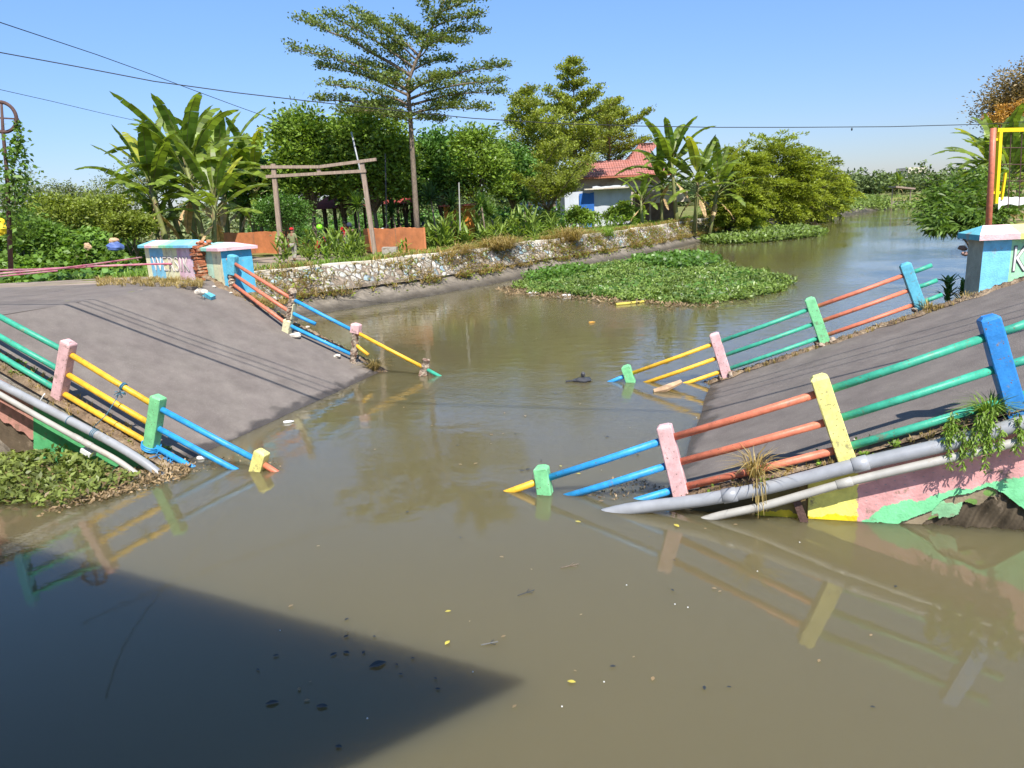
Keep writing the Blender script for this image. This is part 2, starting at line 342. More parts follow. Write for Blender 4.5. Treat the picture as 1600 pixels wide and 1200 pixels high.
ml = N(t, 'ShaderNodeMath', operation='MULTIPLY'); L(nb.outputs[0], ml.inputs[0]); L(mr.outputs[0], ml.inputs[1])
# calmer in the near, sheltered water, more ripple out in the open reach
sy = N(t, 'ShaderNodeSeparateXYZ'); L(tc.outputs['Object'], sy.inputs[0])
my = N(t, 'ShaderNodeMapRange'); my.inputs[1].default_value = 8; my.inputs[2].default_value = 18; my.inputs[3].default_value = .12; my.inputs[4].default_value = 1; L(sy.outputs[1], my.inputs[0])
ad = N(t, 'ShaderNodeMath', operation='MULTIPLY_ADD'); L(na.outputs[0], ad.inputs[0]); ad.inputs[1].default_value = .7; L(ml.outputs[0], ad.inputs[2])
bp = N(t, 'ShaderNodeBump'); bp.inputs['Distance'].default_value = .013; L(my.outputs[0], bp.inputs['Strength']); L(ad.outputs[0], bp.inputs['Height']); L(bp.outputs[0], b.inputs['Normal'])
mW = M(); mW.box((350, 60, -4), 410, 90, 4)
tag(build('water', mW, wm), kind='structure')

# roads
def sheet(name, pts, m, dz=.02, sub=10):
    """ruled strip between two polylines, draped on the terrain"""
    a, b_ = pts; mb = M(); n = len(a)-1
    def fn(u, v):
        k = min(int(v*n), n-1); f = v*n-k
        p = (1-f)*np.array(a[k])+f*np.array(a[k+1]); q = (1-f)*np.array(b_[k])+f*np.array(b_[k+1]); r = p+(q-p)*u
        return (r[0], r[1], gz(r[0], r[1])+dz if len(r) < 3 else r[2])
    mb.grid(fn, sub, n*8); return tag(build(name, mb, m, smooth=True), kind='structure')

# ------------------------------------------------------------------ the two fallen halves of the bridge
SR = dict(o=np.array([.5617, 9.6374, -.5589]), d=nz([.9033, -.2555, .3445]), n=nz([-.3243, .1188, .9385]), l=nz([.2807, .9595, -.0244]))
SL = dict(o=np.array([-6.182, 11.9525, .2645]), d=nz([-.8532, .2739, .4438]), n=nz([.417, -.1529, .896]), l=nz([.3133, .9495, .0162]))
def S(s, u, v, hgt=0): return s['o']+s['d']*u+s['l']*v+s['n']*hgt
def on(s, x, y, hgt=0):
    return hit(x, y, s['o']+s['n']*hgt, s['n'])
def uv(s, P): return float((P-s['o'])@s['d']), float((P-s['o'])@s['l'])
def deck(s, u0, u1, v0, v1, label, seed, zend, farj):
    T = thing('collapsed_bridge_deck', S(s, u1, v0), label, 'bridge', 'collapsed halves of the road bridge')
    rr_ = np.random.default_rng(seed); nu, nv = 110, 70; jn = rr_.uniform(-1, 1, nv+1); js = np.convolve(rr_.uniform(-1, 1, nu+9), np.ones(5)/5, 'same')
    mb = M()
    def fn(a, b_):
        u = u0+(u1-u0)*a; v = v0+.28+(v1-v0-.28)*b_
        if b_ > .999: v += .07*js[int(a*nu)]+farj
        if b_ < .001: v += .08*js[int(a*nu)+4]
        if a > .999: u += .12*jn[int(b_*nv)]
        p = S(s, u, v); k = sstep(u1-.9, u1, u); z = p[2]
        if zend is not None: z = z*(1-k)+min(z, zend)*k
        return (p[0], p[1], z+.012*math.sin(u*1.7+v)*math.sin(v*1.3))
    mb.grid(fn, nu, nv); build('road_surface', mb, asphalt, T, True)
    # slab thickness with broken edge faces
    mb = M(); th = .38; drop = np.array([0, 0, -1.])
    for side, v in ((0, v0), (1, v1-.02)):
        def f2(a, b_):
            u = u0+(u1-u0)*a; p = S(s, u, v+.02*js[int(a*nu)], -.03)-s['n']*th*b_+s['l']*.05*js[int(a*nu)]*b_; return p
        mb.grid(f2, nu, 5)
    mb.grid(lambda a, b_: S(s, u1-.1+.02*jn[int(b_*nv)], v0+(v1-v0)*b_, -.28-a*.4), 4, nv)
    mb.grid(lambda a, b_: S(s, u0+(u1-u0)*a, v0+(v1-v0)*b_, -.03-th), 8, 8)
    build('slab_edge', mb, concrete, T)
    # soil and crumbs along both kerbs
    mb = M()
    for va, vb, bumpk in ((v0-.05, v0+.38, .035), (v1-.22, v1+.05, .045)):
        def f3(a, b_):
            u = u0+(u1-u0)*a; e = .06*math.sin(u*5.1+seed)+.05*math.sin(u*11.7)
            v = va+(vb-va)*b_+(e if (b_ > .5) == (va < 1) else 0)
            k = math.sin(math.pi*min(1, max(0, b_)))
            return S(s, u, v, .006+k*bumpk*(1+.8*rr_.uniform(-1, 1)))
        mb.grid(f3, 260, 8)
    build('kerb_soil', mb, soil, T, True)
    return T
TL = deck(SL, -4.5, 4.75, -.22, 7.05, 'left half of the broken bridge, asphalt sloping down to the right into the water', 3, 2.37, .05)
TR = deck(SR, -2.5, 8.3, -.20, 6.75, 'right half of the broken bridge, asphalt sloping down to the left into the water', 5, None, .0)

# painted side walls (fascia) under the decks: colour bands kept per vertex
def fascia(s, u0, u1, voff, zb, colf, T, nx, ny, top=-.10):
    mb = M(); cols = []
    for j in range(ny+1):
        for i in range(nx+1):
            u = u0+(u1-u0)*i/nx; p = S(s, u, voff, top); z0 = p[2]; z = z0+(zb-z0)*j/ny
            q = np.array([p[0], p[1], z]); c, rec = colf(q, u); q = q+s['l']*rec; mb.v.append(tuple(q)); cols.append(c)
    mb.f = [(j*(nx+1)+i, (j+1)*(nx+1)+i, (j+1)*(nx+1)+i+1, j*(nx+1)+i+1) for j in range(ny) for i in range(nx)]
    return build('painted_side_wall', mb, plaster, T, False, cols)
pk, mn, lm, mdc, cc = (.66, .34, .33), (.20, .62, .30), (.80, .72, .18), (.10, .075, .05), (.27, .215, .14)
pinkgreen = [(1337, 815), (1382, 794), (1420, 781), (1450, 777), (1500, 765), (1547, 753), (1580, 751), (1600, 742), (1700, 700)]
greendirt = [(1340, 817), (1377, 817), (1397, 828), (1405, 820), (1431, 805), (1456, 799), (1474, 781), (1497, 775), (1547, 760), (1575, 778), (1600, 796), (1700, 860)]
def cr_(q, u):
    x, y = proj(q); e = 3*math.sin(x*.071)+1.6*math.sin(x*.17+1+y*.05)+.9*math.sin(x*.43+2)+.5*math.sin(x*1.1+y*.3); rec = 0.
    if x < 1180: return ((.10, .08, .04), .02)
    if x < 1247: return ((.19, .15, .055) if y < 800+e else (.55, .43, .03), 0)  # upper yellow is dirty and has the shade put into its colour
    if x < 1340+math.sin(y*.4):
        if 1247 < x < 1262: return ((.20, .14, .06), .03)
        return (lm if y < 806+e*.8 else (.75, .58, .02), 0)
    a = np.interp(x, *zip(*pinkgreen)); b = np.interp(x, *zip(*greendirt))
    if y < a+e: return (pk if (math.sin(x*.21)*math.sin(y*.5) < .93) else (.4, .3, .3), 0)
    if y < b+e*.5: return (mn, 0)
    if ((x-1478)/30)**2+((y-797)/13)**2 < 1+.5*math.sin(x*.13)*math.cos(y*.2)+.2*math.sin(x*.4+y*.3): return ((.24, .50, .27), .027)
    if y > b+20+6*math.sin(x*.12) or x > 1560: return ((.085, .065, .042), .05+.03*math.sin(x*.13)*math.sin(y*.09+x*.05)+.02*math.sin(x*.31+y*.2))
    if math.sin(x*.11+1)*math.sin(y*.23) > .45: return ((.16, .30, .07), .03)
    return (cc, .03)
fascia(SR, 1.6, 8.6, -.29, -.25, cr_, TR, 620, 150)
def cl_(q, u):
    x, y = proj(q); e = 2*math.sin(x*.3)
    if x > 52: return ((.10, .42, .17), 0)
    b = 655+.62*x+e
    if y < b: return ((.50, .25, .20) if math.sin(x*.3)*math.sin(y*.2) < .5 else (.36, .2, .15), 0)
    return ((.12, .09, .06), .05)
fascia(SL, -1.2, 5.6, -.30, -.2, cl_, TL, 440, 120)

# ------------------------------------------------------------------ railings
def post_mesh(B, T, s, hw=.105, hd=.09, foot=.12, seed=0):
    r_ = np.random.default_rng(seed); ax = nz(T-B); d = nz(s['d']-ax*np.dot(s['d'], ax)); l = np.cross(ax, d); mb = M()
    Lh = np.linalg.norm(T-B); lv = [-foot, 0, .25*Lh, .5*Lh, .75*Lh, Lh-.05, Lh-.03, Lh]; kk = [1, 1, .99, .98, .97, .97, .93, .55]
    V = []
    for z, k in zip(lv, kk):
        for i, j in ((-1, -1), (-.86, -1), (.86, -1), (1, -1), (1, -.86), (1, .86), (1, 1), (.86, 1), (-.86, 1), (-1, 1), (-1, .86), (-1, -.86)):
            q = 1 if abs(i)+abs(j) < 1.99 else .95
            V.append(B+ax*z+d*i*hw*k*q+l*j*hd*k*q+r_.uniform(-.004, .004, 3))
    n = 12; Fc = [(a*n+b_, a*n+(b_+1) % n, (a+1)*n+(b_+1) % n, (a+1)*n+b_) for a in range(len(lv)-1) for b_ in range(n)]+[tuple(range(n))[::-1], tuple((len(lv)-1)*n+i for i in range(n))]
    mb.add(V, Fc); return mb
def rubble_post(B, T, s, z0=0, z1=1, w_=.10, seed=1):
    """stripped concrete core: thin irregular column of lumps with reinforcement bars"""
    r_ = np.random.default_rng(seed); ax = nz(T-B); d = nz(s['d']-ax*np.dot(s['d'], ax)); l = np.cross(ax, d); Lh = np.linalg.norm(T-B); mb = M(); n = 10; m = 14
    V = [B+ax*Lh*(z0+(z1-z0)*j/m)+(d*math.cos(2*math.pi*i/n)+l*math.sin(2*math.pi*i/n))*w_*(1+r_.uniform(-.35, .25)) for j in range(m+1) for i in range(n)]
    mb.add(V, [(a*n+b_, a*n+(b_+1) % n, (a+1)*n+(b_+1) % n, (a+1)*n+b_) for a in range(m) for b_ in range(n)]+[tuple(range(n))[::-1], tuple(m*n+i for i in range(n))])
    return mb
class Post: pass
def railing(label, s, posts, spans, fr_, rr_=.05, cut={}):
    """posts: (k, basepx or None, toppx, colour, style); spans: between consecutive posts (colour per rail)"""
    ps = []
    for (key, bpx, tpx, c, style, uvd) in posts:
        B = on(s, *bpx) if bpx else S(s, *uvd)
        a = tri(np.array(tpx, float), B, s['d'], s['n']); T_ = B+a[0]*s['n']+a[1]*s['d']; ps.append((B, T_, c, style))
    root = thing('bridge_railing', ps[-1][0], label, 'railing', 'railings of the broken bridge')
    for i, (B, T_, c, style) in enumerate(ps):
        ax = nz(T_-B); Lh = np.linalg.norm(T_-B)
        if style == 'full': build('post', post_mesh(B, T_, s, seed=i), P_[c], root)
        elif style == 'stub': 
            o = build('post', post_mesh(B, B+ax*Lh*.30, s, .10, .09, seed=i), P_[c], root); mb = rubble_post(B, T_, s, .28, .9, .085, i); build('concrete_core', mb, rubblem, o)
            mb = M(); mb.ball(T_-ax*.07, .11, .1, .09, jit=.2, ax=[s['d'], s['l'], s['n']]); build('broken_cap', mb, rubblem, o)
            mb = M(); mb.box(B+ax*Lh*.52+s['l']*.02-s['d']*.10, .012, .085, .2, ax=[s['d'], s['l'], ax]); build('paint_flake', mb, P_[c], o)
        elif style == 'cap':
            o = build('post', post_mesh(T_-ax*.24, T_, s, .115, .1, 0, seed=i), P_[c], root); build('concrete_core', rubble_post(B, T_, s, -.1, .8, .085, i+9), rubblem, o)
        elif style == 'bare':
            build('post', rubble_post(B, T_, s, -.2, 1, .10, i+5), rubblem, root)
        elif style == 'broken':
            o = build('post', post_mesh(T_-ax*.52-s['d']*-.0, T_, s, .12, .1, 0, seed=i), P_[c], root); build('concrete_core', rubble_post(B, T_, s, -.15, .42, .09, i+5), rubblem, o)
    for i, j, cols in spans:
        for q, (f_, c) in enumerate(zip(fr_, cols)):
            if c is None: continue
            def at(k, e=0):
                kk = min(max(k, 0), len(ps)-1); B, T_, _, _ = ps[kk]; p = B+(T_-B)*f_
                return p
            if j is None or isinstance(j, tuple):      # stub beyond post i: (length, droop)
                ln, dr = j; a = at(i); k2 = i+1 if ln < 0 else i-1
                dirn = nz(at(i)-at(i+1 if ln > 0 and i+1 < len(ps) and i == 0 else i-1)) if len(ps) > 1 else s['d']
                b_ = a+dirn*abs(ln)+np.array([0, 0, dr])
            else: a, b_ = at(i), at(j)
            cu = cut.get((i, q))
            if cu is not None: b_ = a+(b_-a)*cu[0]+np.array([0, 0, cu[1]])
            mid = (a+b_)/2+np.array([0, 0, -.008]); mb = M(); mb.tube([a, mid, b_], rr_, 12); build('rail', mb, P_[c], root, True)
    return root, ps
FN, FF = (.80, .46, .12), (.78, .47, .17)
RN, psRN = railing('near railing of the right bridge half, with pink, lemon and deep blue posts', SR,
    [(0, None, (845, 728), 'mint', 'full', (-.12, .02)), (1, (1065, 776), (1037, 663), 'pink', 'full', 0), (2, (1322, 716), (1278, 586), 'lemon', 'full', 0), (3, (1585, 640), (1543, 493), 'deep', 'full', 0)],
    [(0, (1.2, -.03), ('yellow',)*3), (0, 1, ('blue',)*3), (1, 2, ('salmon',)*3), (2, 3, ('green',)*3), (3, (.42, 0), ('green',)*3)], FN)
RF, psRF = railing('far railing of the right bridge half, thin scuffed pipes ending at an aqua post', SR,
    [(0, None, (977, 571), 'mint', 'full', (.45, 6.6)), (1, (1137, 590), (1115, 520), 'pink', 'full', 0), (2, (1290, 538), (1264, 465), 'mint', 'full', 0), (3, (1440, 486), (1413, 411), 'aqua', 'full', 0)],
    [(0, (.8, -.03), ('blue', None, None)), (0, 1, ('yellow',)*3), (1, 2, ('green',)*3), (2, 3, ('salmon',)*3), (3, (.45, 0), ('green',)*3)], FF, .044)
LN, psLN = railing('near railing of the left bridge half, pink and mint posts with yellow pipes between', SL,
    [(0, None, (410, 704), 'lemon', 'full', (-2.02, .0)), (1, (235, 705), (248, 618), 'mint', 'full', 0), (2, (92, 622), (108, 532), 'pink', 'full', 0), (3, None, (-60, 445), 'aqua', 'full', (3.9, -.05))],
    [(0, (.6, -.05), ('salmon', None, None)), (0, 1, ('blue',)*3), (1, 2, ('yellow',)*3), (2, 3, ('green',)*3)], FN)
LF, psLF = railing('far railing of the left bridge half, crumbling posts of bare concrete, snapped pipes', SL,
    [(0, None, (666, 562), 'pink', 'bare', (-2.1, 6.62)), (1, (552, 566), (557, 505), 'pink', 'cap', 0), (2, (448, 518), (458, 452), 'cream', 'stub', 0), (3, (362, 452), (364, 398), 'aqua', 'broken', 0)],
    [(0, (1.2, -.03), ('green', None, None)), (1, 0, ('yellow', 'yellow', None)), (2, 1, ('blue', 'blue', 'blue')), (3, 2, ('salmon',)*3), (3, (.5, 0), ('salmon', 'salmon', 'salmon'))], FF, .046,
    {(1, 1): (.20, -.10), (2, 1): (.40, .02)})

# ------------------------------------------------------------------ water pipes along the near edges
def pipeline(name, s, px, voff, r, m, label, joints=(), group='water pipes fixed along the bridge edge'):
    pts = [hit(x, y, S(s, 0, voff), s['l']) for x, y in px]; pp = []
    a, b_ = pts[0], pts[1]; pts = [a+(a-b_)*1.2-np.array([0, 0, .25])]+pts
    for i in range(len(pts)-1):
        for k in range(8): pp.append(pts[i]+(pts[i+1]-pts[i])*k/8)
    pp.append(pts[-1]); arr = np.array(pp)
    for _ in range(6): arr[1:-1] = (arr[:-2]+arr[1:-1]*2+arr[2:])/4
    root = thing(name, pts[-1], label, 'pipe', group); mb = M(); mb.tube(list(arr), r, 16); build('pipe_run', mb, m, root, True)
    for x, y in joints:
        p = hit(x, y, S(s, 0, voff), s['l']); k = int(np.argmin(np.linalg.norm(arr-p, axis=1))); k = min(max(k, 1), len(arr)-2); d = nz(arr[k+1]-arr[k-1])
        mb = M(); mb.tube([arr[k]-d*.09, arr[k]-d*.085, arr[k]+d*.085, arr[k]+d*.09], [r*1.02, r*1.13, r*1.13, r*1.02], 16); build('pipe_joint', mb, m, root, True)
    return arr
PRG = pipeline('water_pipe', SR, [(965, 797), (1080, 784), (1140, 774), (1200, 762), (1330, 728), (1450, 701), (1530, 682), (1600, 660), (1640, 648)], -.42, .083, pvc, 'thick grey plastic pipe lying along the right bridge half above a thinner one', [(1342, 725), (1140, 774)])
PRW = pipeline('water_pipe', SR, [(1105, 809), (1190, 792), (1320, 754), (1450, 724), (1540, 703), (1640, 678)], -.46, .052, pvcw, 'thin whitish pipe below the grey one on the right bridge half', [(1320, 756)])
PLG = pipeline('water_pipe', SL, [(236, 729), (180, 694), (90, 647), (0, 600), (-60, 568)], -.47, .070, pvc, 'thick grey pipe running down beside the left railing into the weeds', [])
PLW = pipeline('water_pipe', SL, [(190, 722), (130, 690), (60, 651), (0, 616), (-60, 583)], -.56, .048, pvcw, 'thin whitish pipe beneath the grey one on the left bridge half', [(118, 683), (133, 692)])
def wire(name, pts, r, m, label, cat, group=None, seg=5):
    mb = M(); mb.tube(pts, r, seg); return tag(build(name, mb, m, None, True), label, cat, group)
# rope tied round the yellow rail and the grey pipe on the left
a0 = psLN[1][0]+(psLN[1][1]-psLN[1][0])*FN[0]; a1 = psLN[2][0]+(psLN[2][1]-psLN[2][0])*FN[0]; kp = a0+(a1-a0)*.36
pg = PLG[int(np.argmin([np.linalg.norm(proj(p)-(146, 678)) for p in PLG]))]
rt = thing('tied_rope', pg, 'thin blue rope knotted round the yellow rail and looped over the grey pipe', 'rope')
mb = M(); dd = nz(a1-a0); mb.torus(kp, .06, .012, [nz(np.cross(dd, (0, 0, 1))), np.cross(nz(np.cross(dd, (0, 0, 1))), dd), dd], 16, 6); mb.torus(kp+dd*.03, .06, .012, [nz(np.cross(dd, (0, 0, 1))), np.cross(nz(np.cross(dd, (0, 0, 1))), dd), dd], 16, 6)
for _ in range(14):
    e = rdir(1)[0]*.09; mb.tube([kp-np.array([.06, .06, .09]), kp-np.array([.06, .06, .09])+e*.6+np.array([0, 0, .02]), kp-np.array([.06, .06, .09])+e], .006, 4)
build('knot', mb, ropeb, rt, True)
mb = M(); q0 = kp-np.array([.05, .06, .08]); mb.tube([q0, (q0+pg)/2+np.array([0, -.02, -.03]), pg+np.array([0, 0, .08])], .007, 5); build('rope_line', mb, ropeb, rt, True)
mb = M(); dp = nz(PLG[20]-PLG[24])
for e in (0, .03, .06, -.5): c_ = pg+dp*e; aa = nz(np.cross(dp, (0, 0, 1))); mb = M(); mb.torus(c_, .076, .006, [aa, np.cross(aa, dp), dp], 18, 5); build('loop', mb, ropeb, rt, True)
# rope round the foot of the mint post at the left waterline
B0, T0 = psLN[1][0], psLN[1][1]; ax = nz(T0-B0); mb = M()
for e in (.02, .05, .09): mb.torus(B0+ax*(e+.05), .15, .012, [SL['d'], SL['l'], ax], 20, 5)
for _ in range(26): q = B0+ax*.06+SL['d']*-rng.uniform(.1, .5)+SL['l']*rng.uniform(-.1, .05); e = rdir(1)[0]*.12; mb.tube([q, q+e*.5, q+e], .006, 4)
tag(build('tied_rope', mb, P_['blue'], None, True), 'tangle of blue cord round the foot of the mint post at the left waterline', 'rope')
# pipe hanger straps on the right side wall
for x, y in ((1251, 800),):
    p = hit(x, y, S(SR, 0, -.37), SR['l']); mb = M(); mb.box(p, .045, .03, .17, ax=[SR['d'], SR['l'], SR['n']]); mb.box(p+SR['n']*.17, .06, .05, .012, ax=[SR['d'], SR['l'], SR['n']])
    tag(build('pipe_bracket', mb, rust, None), 'rusty iron bracket holding the pale pipe on the yellow side wall', 'bracket')
# kerb grass, seedlings
def tuft(P, n, h, spread, lean=.5, wd=.012, base=.04):
    """n thin bent blades -> quads (2 per blade)"""
    P = np.repeat(P, n, 0); k = len(P); a = rng.uniform(0, 2*math.pi, k); ln = h*rng.uniform(.5, 1.1, k); e = rng.uniform(.1, lean, k)
    b0 = P+np.stack([np.cos(a)*base*rng.random(k), np.sin(a)*base*rng.random(k), 0*a], 1)
    o_ = np.stack([np.cos(a), np.sin(a), 0*a], 1); m1 = b0+o_*(ln*e*.45*spread)[:, None]+np.array([0, 0, 1])*(ln*.6)[:, None]
    t1 = b0+o_*(ln*e*1.3*spread)[:, None]+np.array([0, 0, 1])*(ln*(1-.5*e))[:, None]
    s_ = np.stack([-np.sin(a), np.cos(a), 0*a], 1)*wd*.5
    return np.concatenate([np.stack([b0-s_, b0+s_, m1+s_, m1-s_], 1), np.stack([m1-s_, m1+s_, t1+s_*.1, t1-s_*.1], 1)])
def tuftpts(s, n, ua, ub, va, vb): return np.array([S(s, rng.uniform(ua, ub), rng.uniform(va, vb), .0) for _ in range(n)])
tag(quads('kerb_grass', np.concatenate([tuft(tuftpts(SL, 110, -1, 4.7, -.36, .2), 7, .11, 1), tuft(tuftpts(SL, 50, -1, 4.7, 6.8, 7.05), 7, .09, 1), tuft(tuftpts(SR, 120, 1.6, 8, -.34, .16), 7, .10, 1), tuft(tuftpts(SR, 120, 2, 7.5, 6.5, 6.8), 7, .10, 1)]), straw), kind='stuff')
tag(quads('kerb_weeds', np.concatenate([leafq(p+rng.normal(0, .03, (16, 3)), rdir(16, .1, .9), .07, .035) for p in np.concatenate([tuftpts(SL, 22, -.3, 4, -.3, .25), tuftpts(SR, 26, 2, 6.5, -.3, .15)])]), fresh), kind='stuff')
def grass_clump(p, n, h, label, m, hang=0):
    q = tuft(np.array([p]), n, h, 1.2, 1.1, .014, .07)
    if hang:
        k = hang; a0_ = np.repeat(np.array([p]), k, 0)+rng.normal(0, .05, (k, 3)); d_ = np.stack([rng.normal(0, .12, k), rng.normal(-.1, .1, k), -np.ones(k)], 1)
        e = a0_+np.stack([0*a0_[:, 0], -.12+0*a0_[:, 0], .02+0*a0_[:, 0]], 1); f_ = e+d_*rng.uniform(.2, .42, k)[:, None]; sx_ = np.array([.006, 0, 0])
        q = np.concatenate([q, np.stack([e-sx_, e+sx_, f_+sx_*.3, f_-sx_*.3], 1)])
    return tag(quads('grass_clump', q, m), label, 'grass clump')
p = hit(1180, 745, S(SR, 0, -.33), SR['l']); grass_clump(p, 90, .42, 'yellowing clump of grass sprouting over the grey pipe beside the pink post', straw, 14)
p = hit(1545, 655, S(SR, 0, -.25), SR['l']); grass_clump(p, 150, .36, 'bright green grass clump at the foot of the deep blue post', fresh, 0)
p = on(SL, 585, 578); p[2] = .03; grass_clump(p, 150, .42, 'dry grass clump where the left deck meets the water', straw)
p = S(SR, 6.5, 6.75); grass_clump(p, 60, .28, 'dry grass around the foot of the aqua post', straw)
# hanging leafy vines over the right corner
vq = []; stems = M()
for k in range(26):
    x0 = rng.uniform(1478, 1640); p = hit(x0, rng.uniform(632, 672)+(1600-x0)*.08, S(SR, 0, -.5), SR['l']); ln = rng.uniform(.1, .55); dr = np.array([rng.uniform(-.2, .2), rng.uniform(-.2, -.02), -1.])
    pts_ = [p+dr*ln*t_+np.array([.02*math.sin(t_*9+k), 0, 0]) for t_ in np.linspace(0, 1, 6)]; stems.tube(pts_, .004, 4)
    for t_ in np.linspace(.05, 1, int(12+ln*36)):
        q = p+dr*ln*t_; vq.append(leafq(q[None]+rng.normal(0, .012, (3, 3)), np.array([0, 0, -.8])+rdir(3, -.6, .3), .065, .02))
vt = thing('hanging_vine', p, 'narrow leaved green vine trailing over the pipes at the right corner of the bridge', 'vine')
quads('foliage', np.concatenate(vq), fresh, vt); build('stem', stems, bark, vt)
# rubble on the decks
def chunk(p, r_, label, m, up=None, group=None):
    mb = M(); mb.ball(p, r_*1.2, r_*.9, r_*.6, 8, 5, .22); return tag(build('concrete_chunk', mb, m, None), label, 'rubble', group)
whitec = mat('white_rubble', (.62, .56, .48), .9, .25, 12, .8, 20)
chunk(on(SL, 313, 456, .05), .15, 'pale flat concrete chunk on the left deck below the broken aqua post', whitec)
mb = M(); mb.box(on(SL, 327, 462, .05), .13, .09, .05, ax=[SL['d'], SL['l'], SL['n']], jit=.015); tag(build('concrete_chunk', mb, P_['aqua'], None), 'piece of rubble with one aqua painted side lying on the left deck', 'rubble')
chunk(on(SL, 462, 524, .06), .12, 'white lump of broken concrete at the foot of the cream post', whitec)
chunk(on(SL, 527, 556, .05), .08, 'small white stone beside the blue pipe near the left waterline', whitec)
gp = 'crumbs of broken concrete along the left deck edge'
for k in range(26):
    u_ = rng.uniform(-.3, 4.2); chunk(S(SL, u_, 6.85+rng.normal(0, .12), .02), rng.uniform(.02, .055), 'small crumb of broken concrete along the far edge of the left deck', whitec if k % 2 else rubblem, group=gp)
for k in range(16):
    chunk(S(SR, rng.uniform(2.2, 6.8), rng.uniform(-.1, .35), .02), rng.uniform(.015, .035), 'small pebble of rubble on the near kerb of the right deck', whitec, group='crumbs of rubble on the right kerb')
mb = M(); p = hit(138, 706, S(SL, 0, -.5), SL['l']); mb.box(p, .10, .07, .035, ax=[SL['d'], SL['l'], SL['n']]); tag(build('foam_box', mb, white, None), 'small white foam box lying under the pipes on the left weeds', 'box')
mb = M(); p = hit(68, 618, S(SL, 0, -.33), SL['l']); q = hit(58, 636, S(SL, 0, -.33), SL['l']); mb.tube([p+(0.03, 0, .03), p, (p+q)/2, q, q-SL['d']*.12], .012, 6); tag(build('bent_pipe', mb, white, None, True), 'thin white bent hook of plastic pipe beside the pink post', 'pipe')
# black cable lines lying on the asphalt are shadows: overhead cables carried above and behind the camera

# ------------------------------------------------------------------ roads and paths
def strip(name, A, B, z, m, dz=0, n=40):
    A = [G(x, y, z) for x, y in A]; B = [G(x, y, z) for x, y in B]; mb = M(); k = len(A)-1
    def fn(u, v):
        i = min(int(v*k), k-1); f = v*k-i; p = A[i]*(1-f)+A[i+1]*f; q = B[i]*(1-f)+B[i+1]*f; r = p+(q-p)*u
        if u in (0, 1): r = r+(p-q)*(.03*math.sin(v*23)+.02*math.sin(v*61))*(1 if u == 0 else -1)
        r[2] = max(r[2] if dz == 0 else -9, gz(r[0], r[1])+.015) + dz; return r
    mb.grid(fn, 8, n); return tag(build(name, mb, m, None, True), kind='structure')
e0, e1 = S(SL, 4.66, .0), S(SL, 4.66, 7.0); mb = M()
def fr2(u, v):
    p = e0+(e1-e0)*v; q = np.array([-32+3*v, 12+11*v, 2.4]); r = p+(q-p)*u; r[2] = 2.368+.02*min(1, u*6)-.0*v; return r
mb.grid(fr2, 60, 20); tag(build('road', mb, asphalt, None, True), kind='structure')
strip('dirt_road', [(222, 451), (150, 446), (60, 452), (-80, 468)], [(234, 432), (150, 431), (60, 425), (-80, 424)], 2.40, dirtroad, .006)
strip('path', [(386, 424), (430, 419), (500, 410), (570, 401)], [(384, 402), (430, 401), (500, 396), (560, 389)], 1.70, dirtroad)
mb = M(); q = [S(SR, 8.2, -.3), S(SR, 8.2, 6.9)]
mb.grid(lambda u, v: (lambda r: (r[0], r[1], min(r[2], 2.15)))(q[0]+(q[1]-q[0])*v+np.array([.95, -.28, .1])*14*u), 20, 12); tag(build('road', mb, asphalt, None, True), kind='structure')

# ------------------------------------------------------------------ stone retaining wall of the canal bank
sm = bpy.data.materials.new('painted_river_stones'); sm.use_nodes = True; t = sm.node_tree; L = t.links.new; b = t.nodes['Principled BSDF']; b.inputs['Roughness'].default_value = .85
tc = N(t, 'ShaderNodeTexCoord'); ns = N(t, 'ShaderNodeTexNoise'); ns.inputs['Scale'].default_value = 2; L(tc.outputs['Object'], ns.inputs['Vector'])
av = N(t, 'ShaderNodeVectorMath', operation='MULTIPLY_ADD'); L(ns.outputs['Color'], av.inputs[0]); av.inputs[1].default_value = (.25, .25, .25); L(tc.outputs['Object'], av.inputs[2])
v1 = N(t, 'ShaderNodeTexVoronoi'); v1.inputs['Scale'].default_value = 3.1; L(av.outputs[0], v1.inputs['Vector'])
v2 = N(t, 'ShaderNodeTexVoronoi', feature='DISTANCE_TO_EDGE'); v2.inputs['Scale'].default_value = 3.1; L(av.outputs[0], v2.inputs['Vector'])
sx = N(t, 'ShaderNodeSeparateColor'); L(v1.outputs['Color'], sx.inputs[0])
rp = N(t, 'ShaderNodeValToRGB'); L(sx.outputs[0], rp.inputs[0]); rp.color_ramp.interpolation = 'CONSTANT'
for i, (x, c) in enumerate(((0, (.50, .47, .40)), (.3, (.56, .54, .49)), (.5, (.33, .45, .50)), (.6, (.49, .49, .43)), (.74, (.38, .47, .38)), (.8, (.36, .29, .22)), (.93, (.52, .47, .47)))):
    e = rp.color_ramp.elements[i] if i < 2 else rp.color_ramp.elements.new(x); e.position = x; e.color = (*c, 1)
me_ = N(t, 'ShaderNodeMapRange'); me_.inputs[1].default_value = .06; me_.inputs[2].default_value = .12; L(v2.outputs['Distance'], me_.inputs[0])
mx = N(t, 'ShaderNodeMix', data_type='RGBA'); L(me_.outputs[0], mx.inputs[0]); mx.inputs[6].default_value = (.20, .155, .11, 1); L(rp.outputs[0], mx.inputs[7])
nd = N(t, 'ShaderNodeTexNoise'); nd.inputs['Scale'].default_value = .75; nd.inputs['Detail'].default_value = 8; nd.inputs['Roughness'].default_value = .7; L(tc.outputs['Object'], nd.inputs['Vector'])
sz = N(t, 'ShaderNodeSeparateXYZ'); L(tc.outputs['Object'], sz.inputs[0])
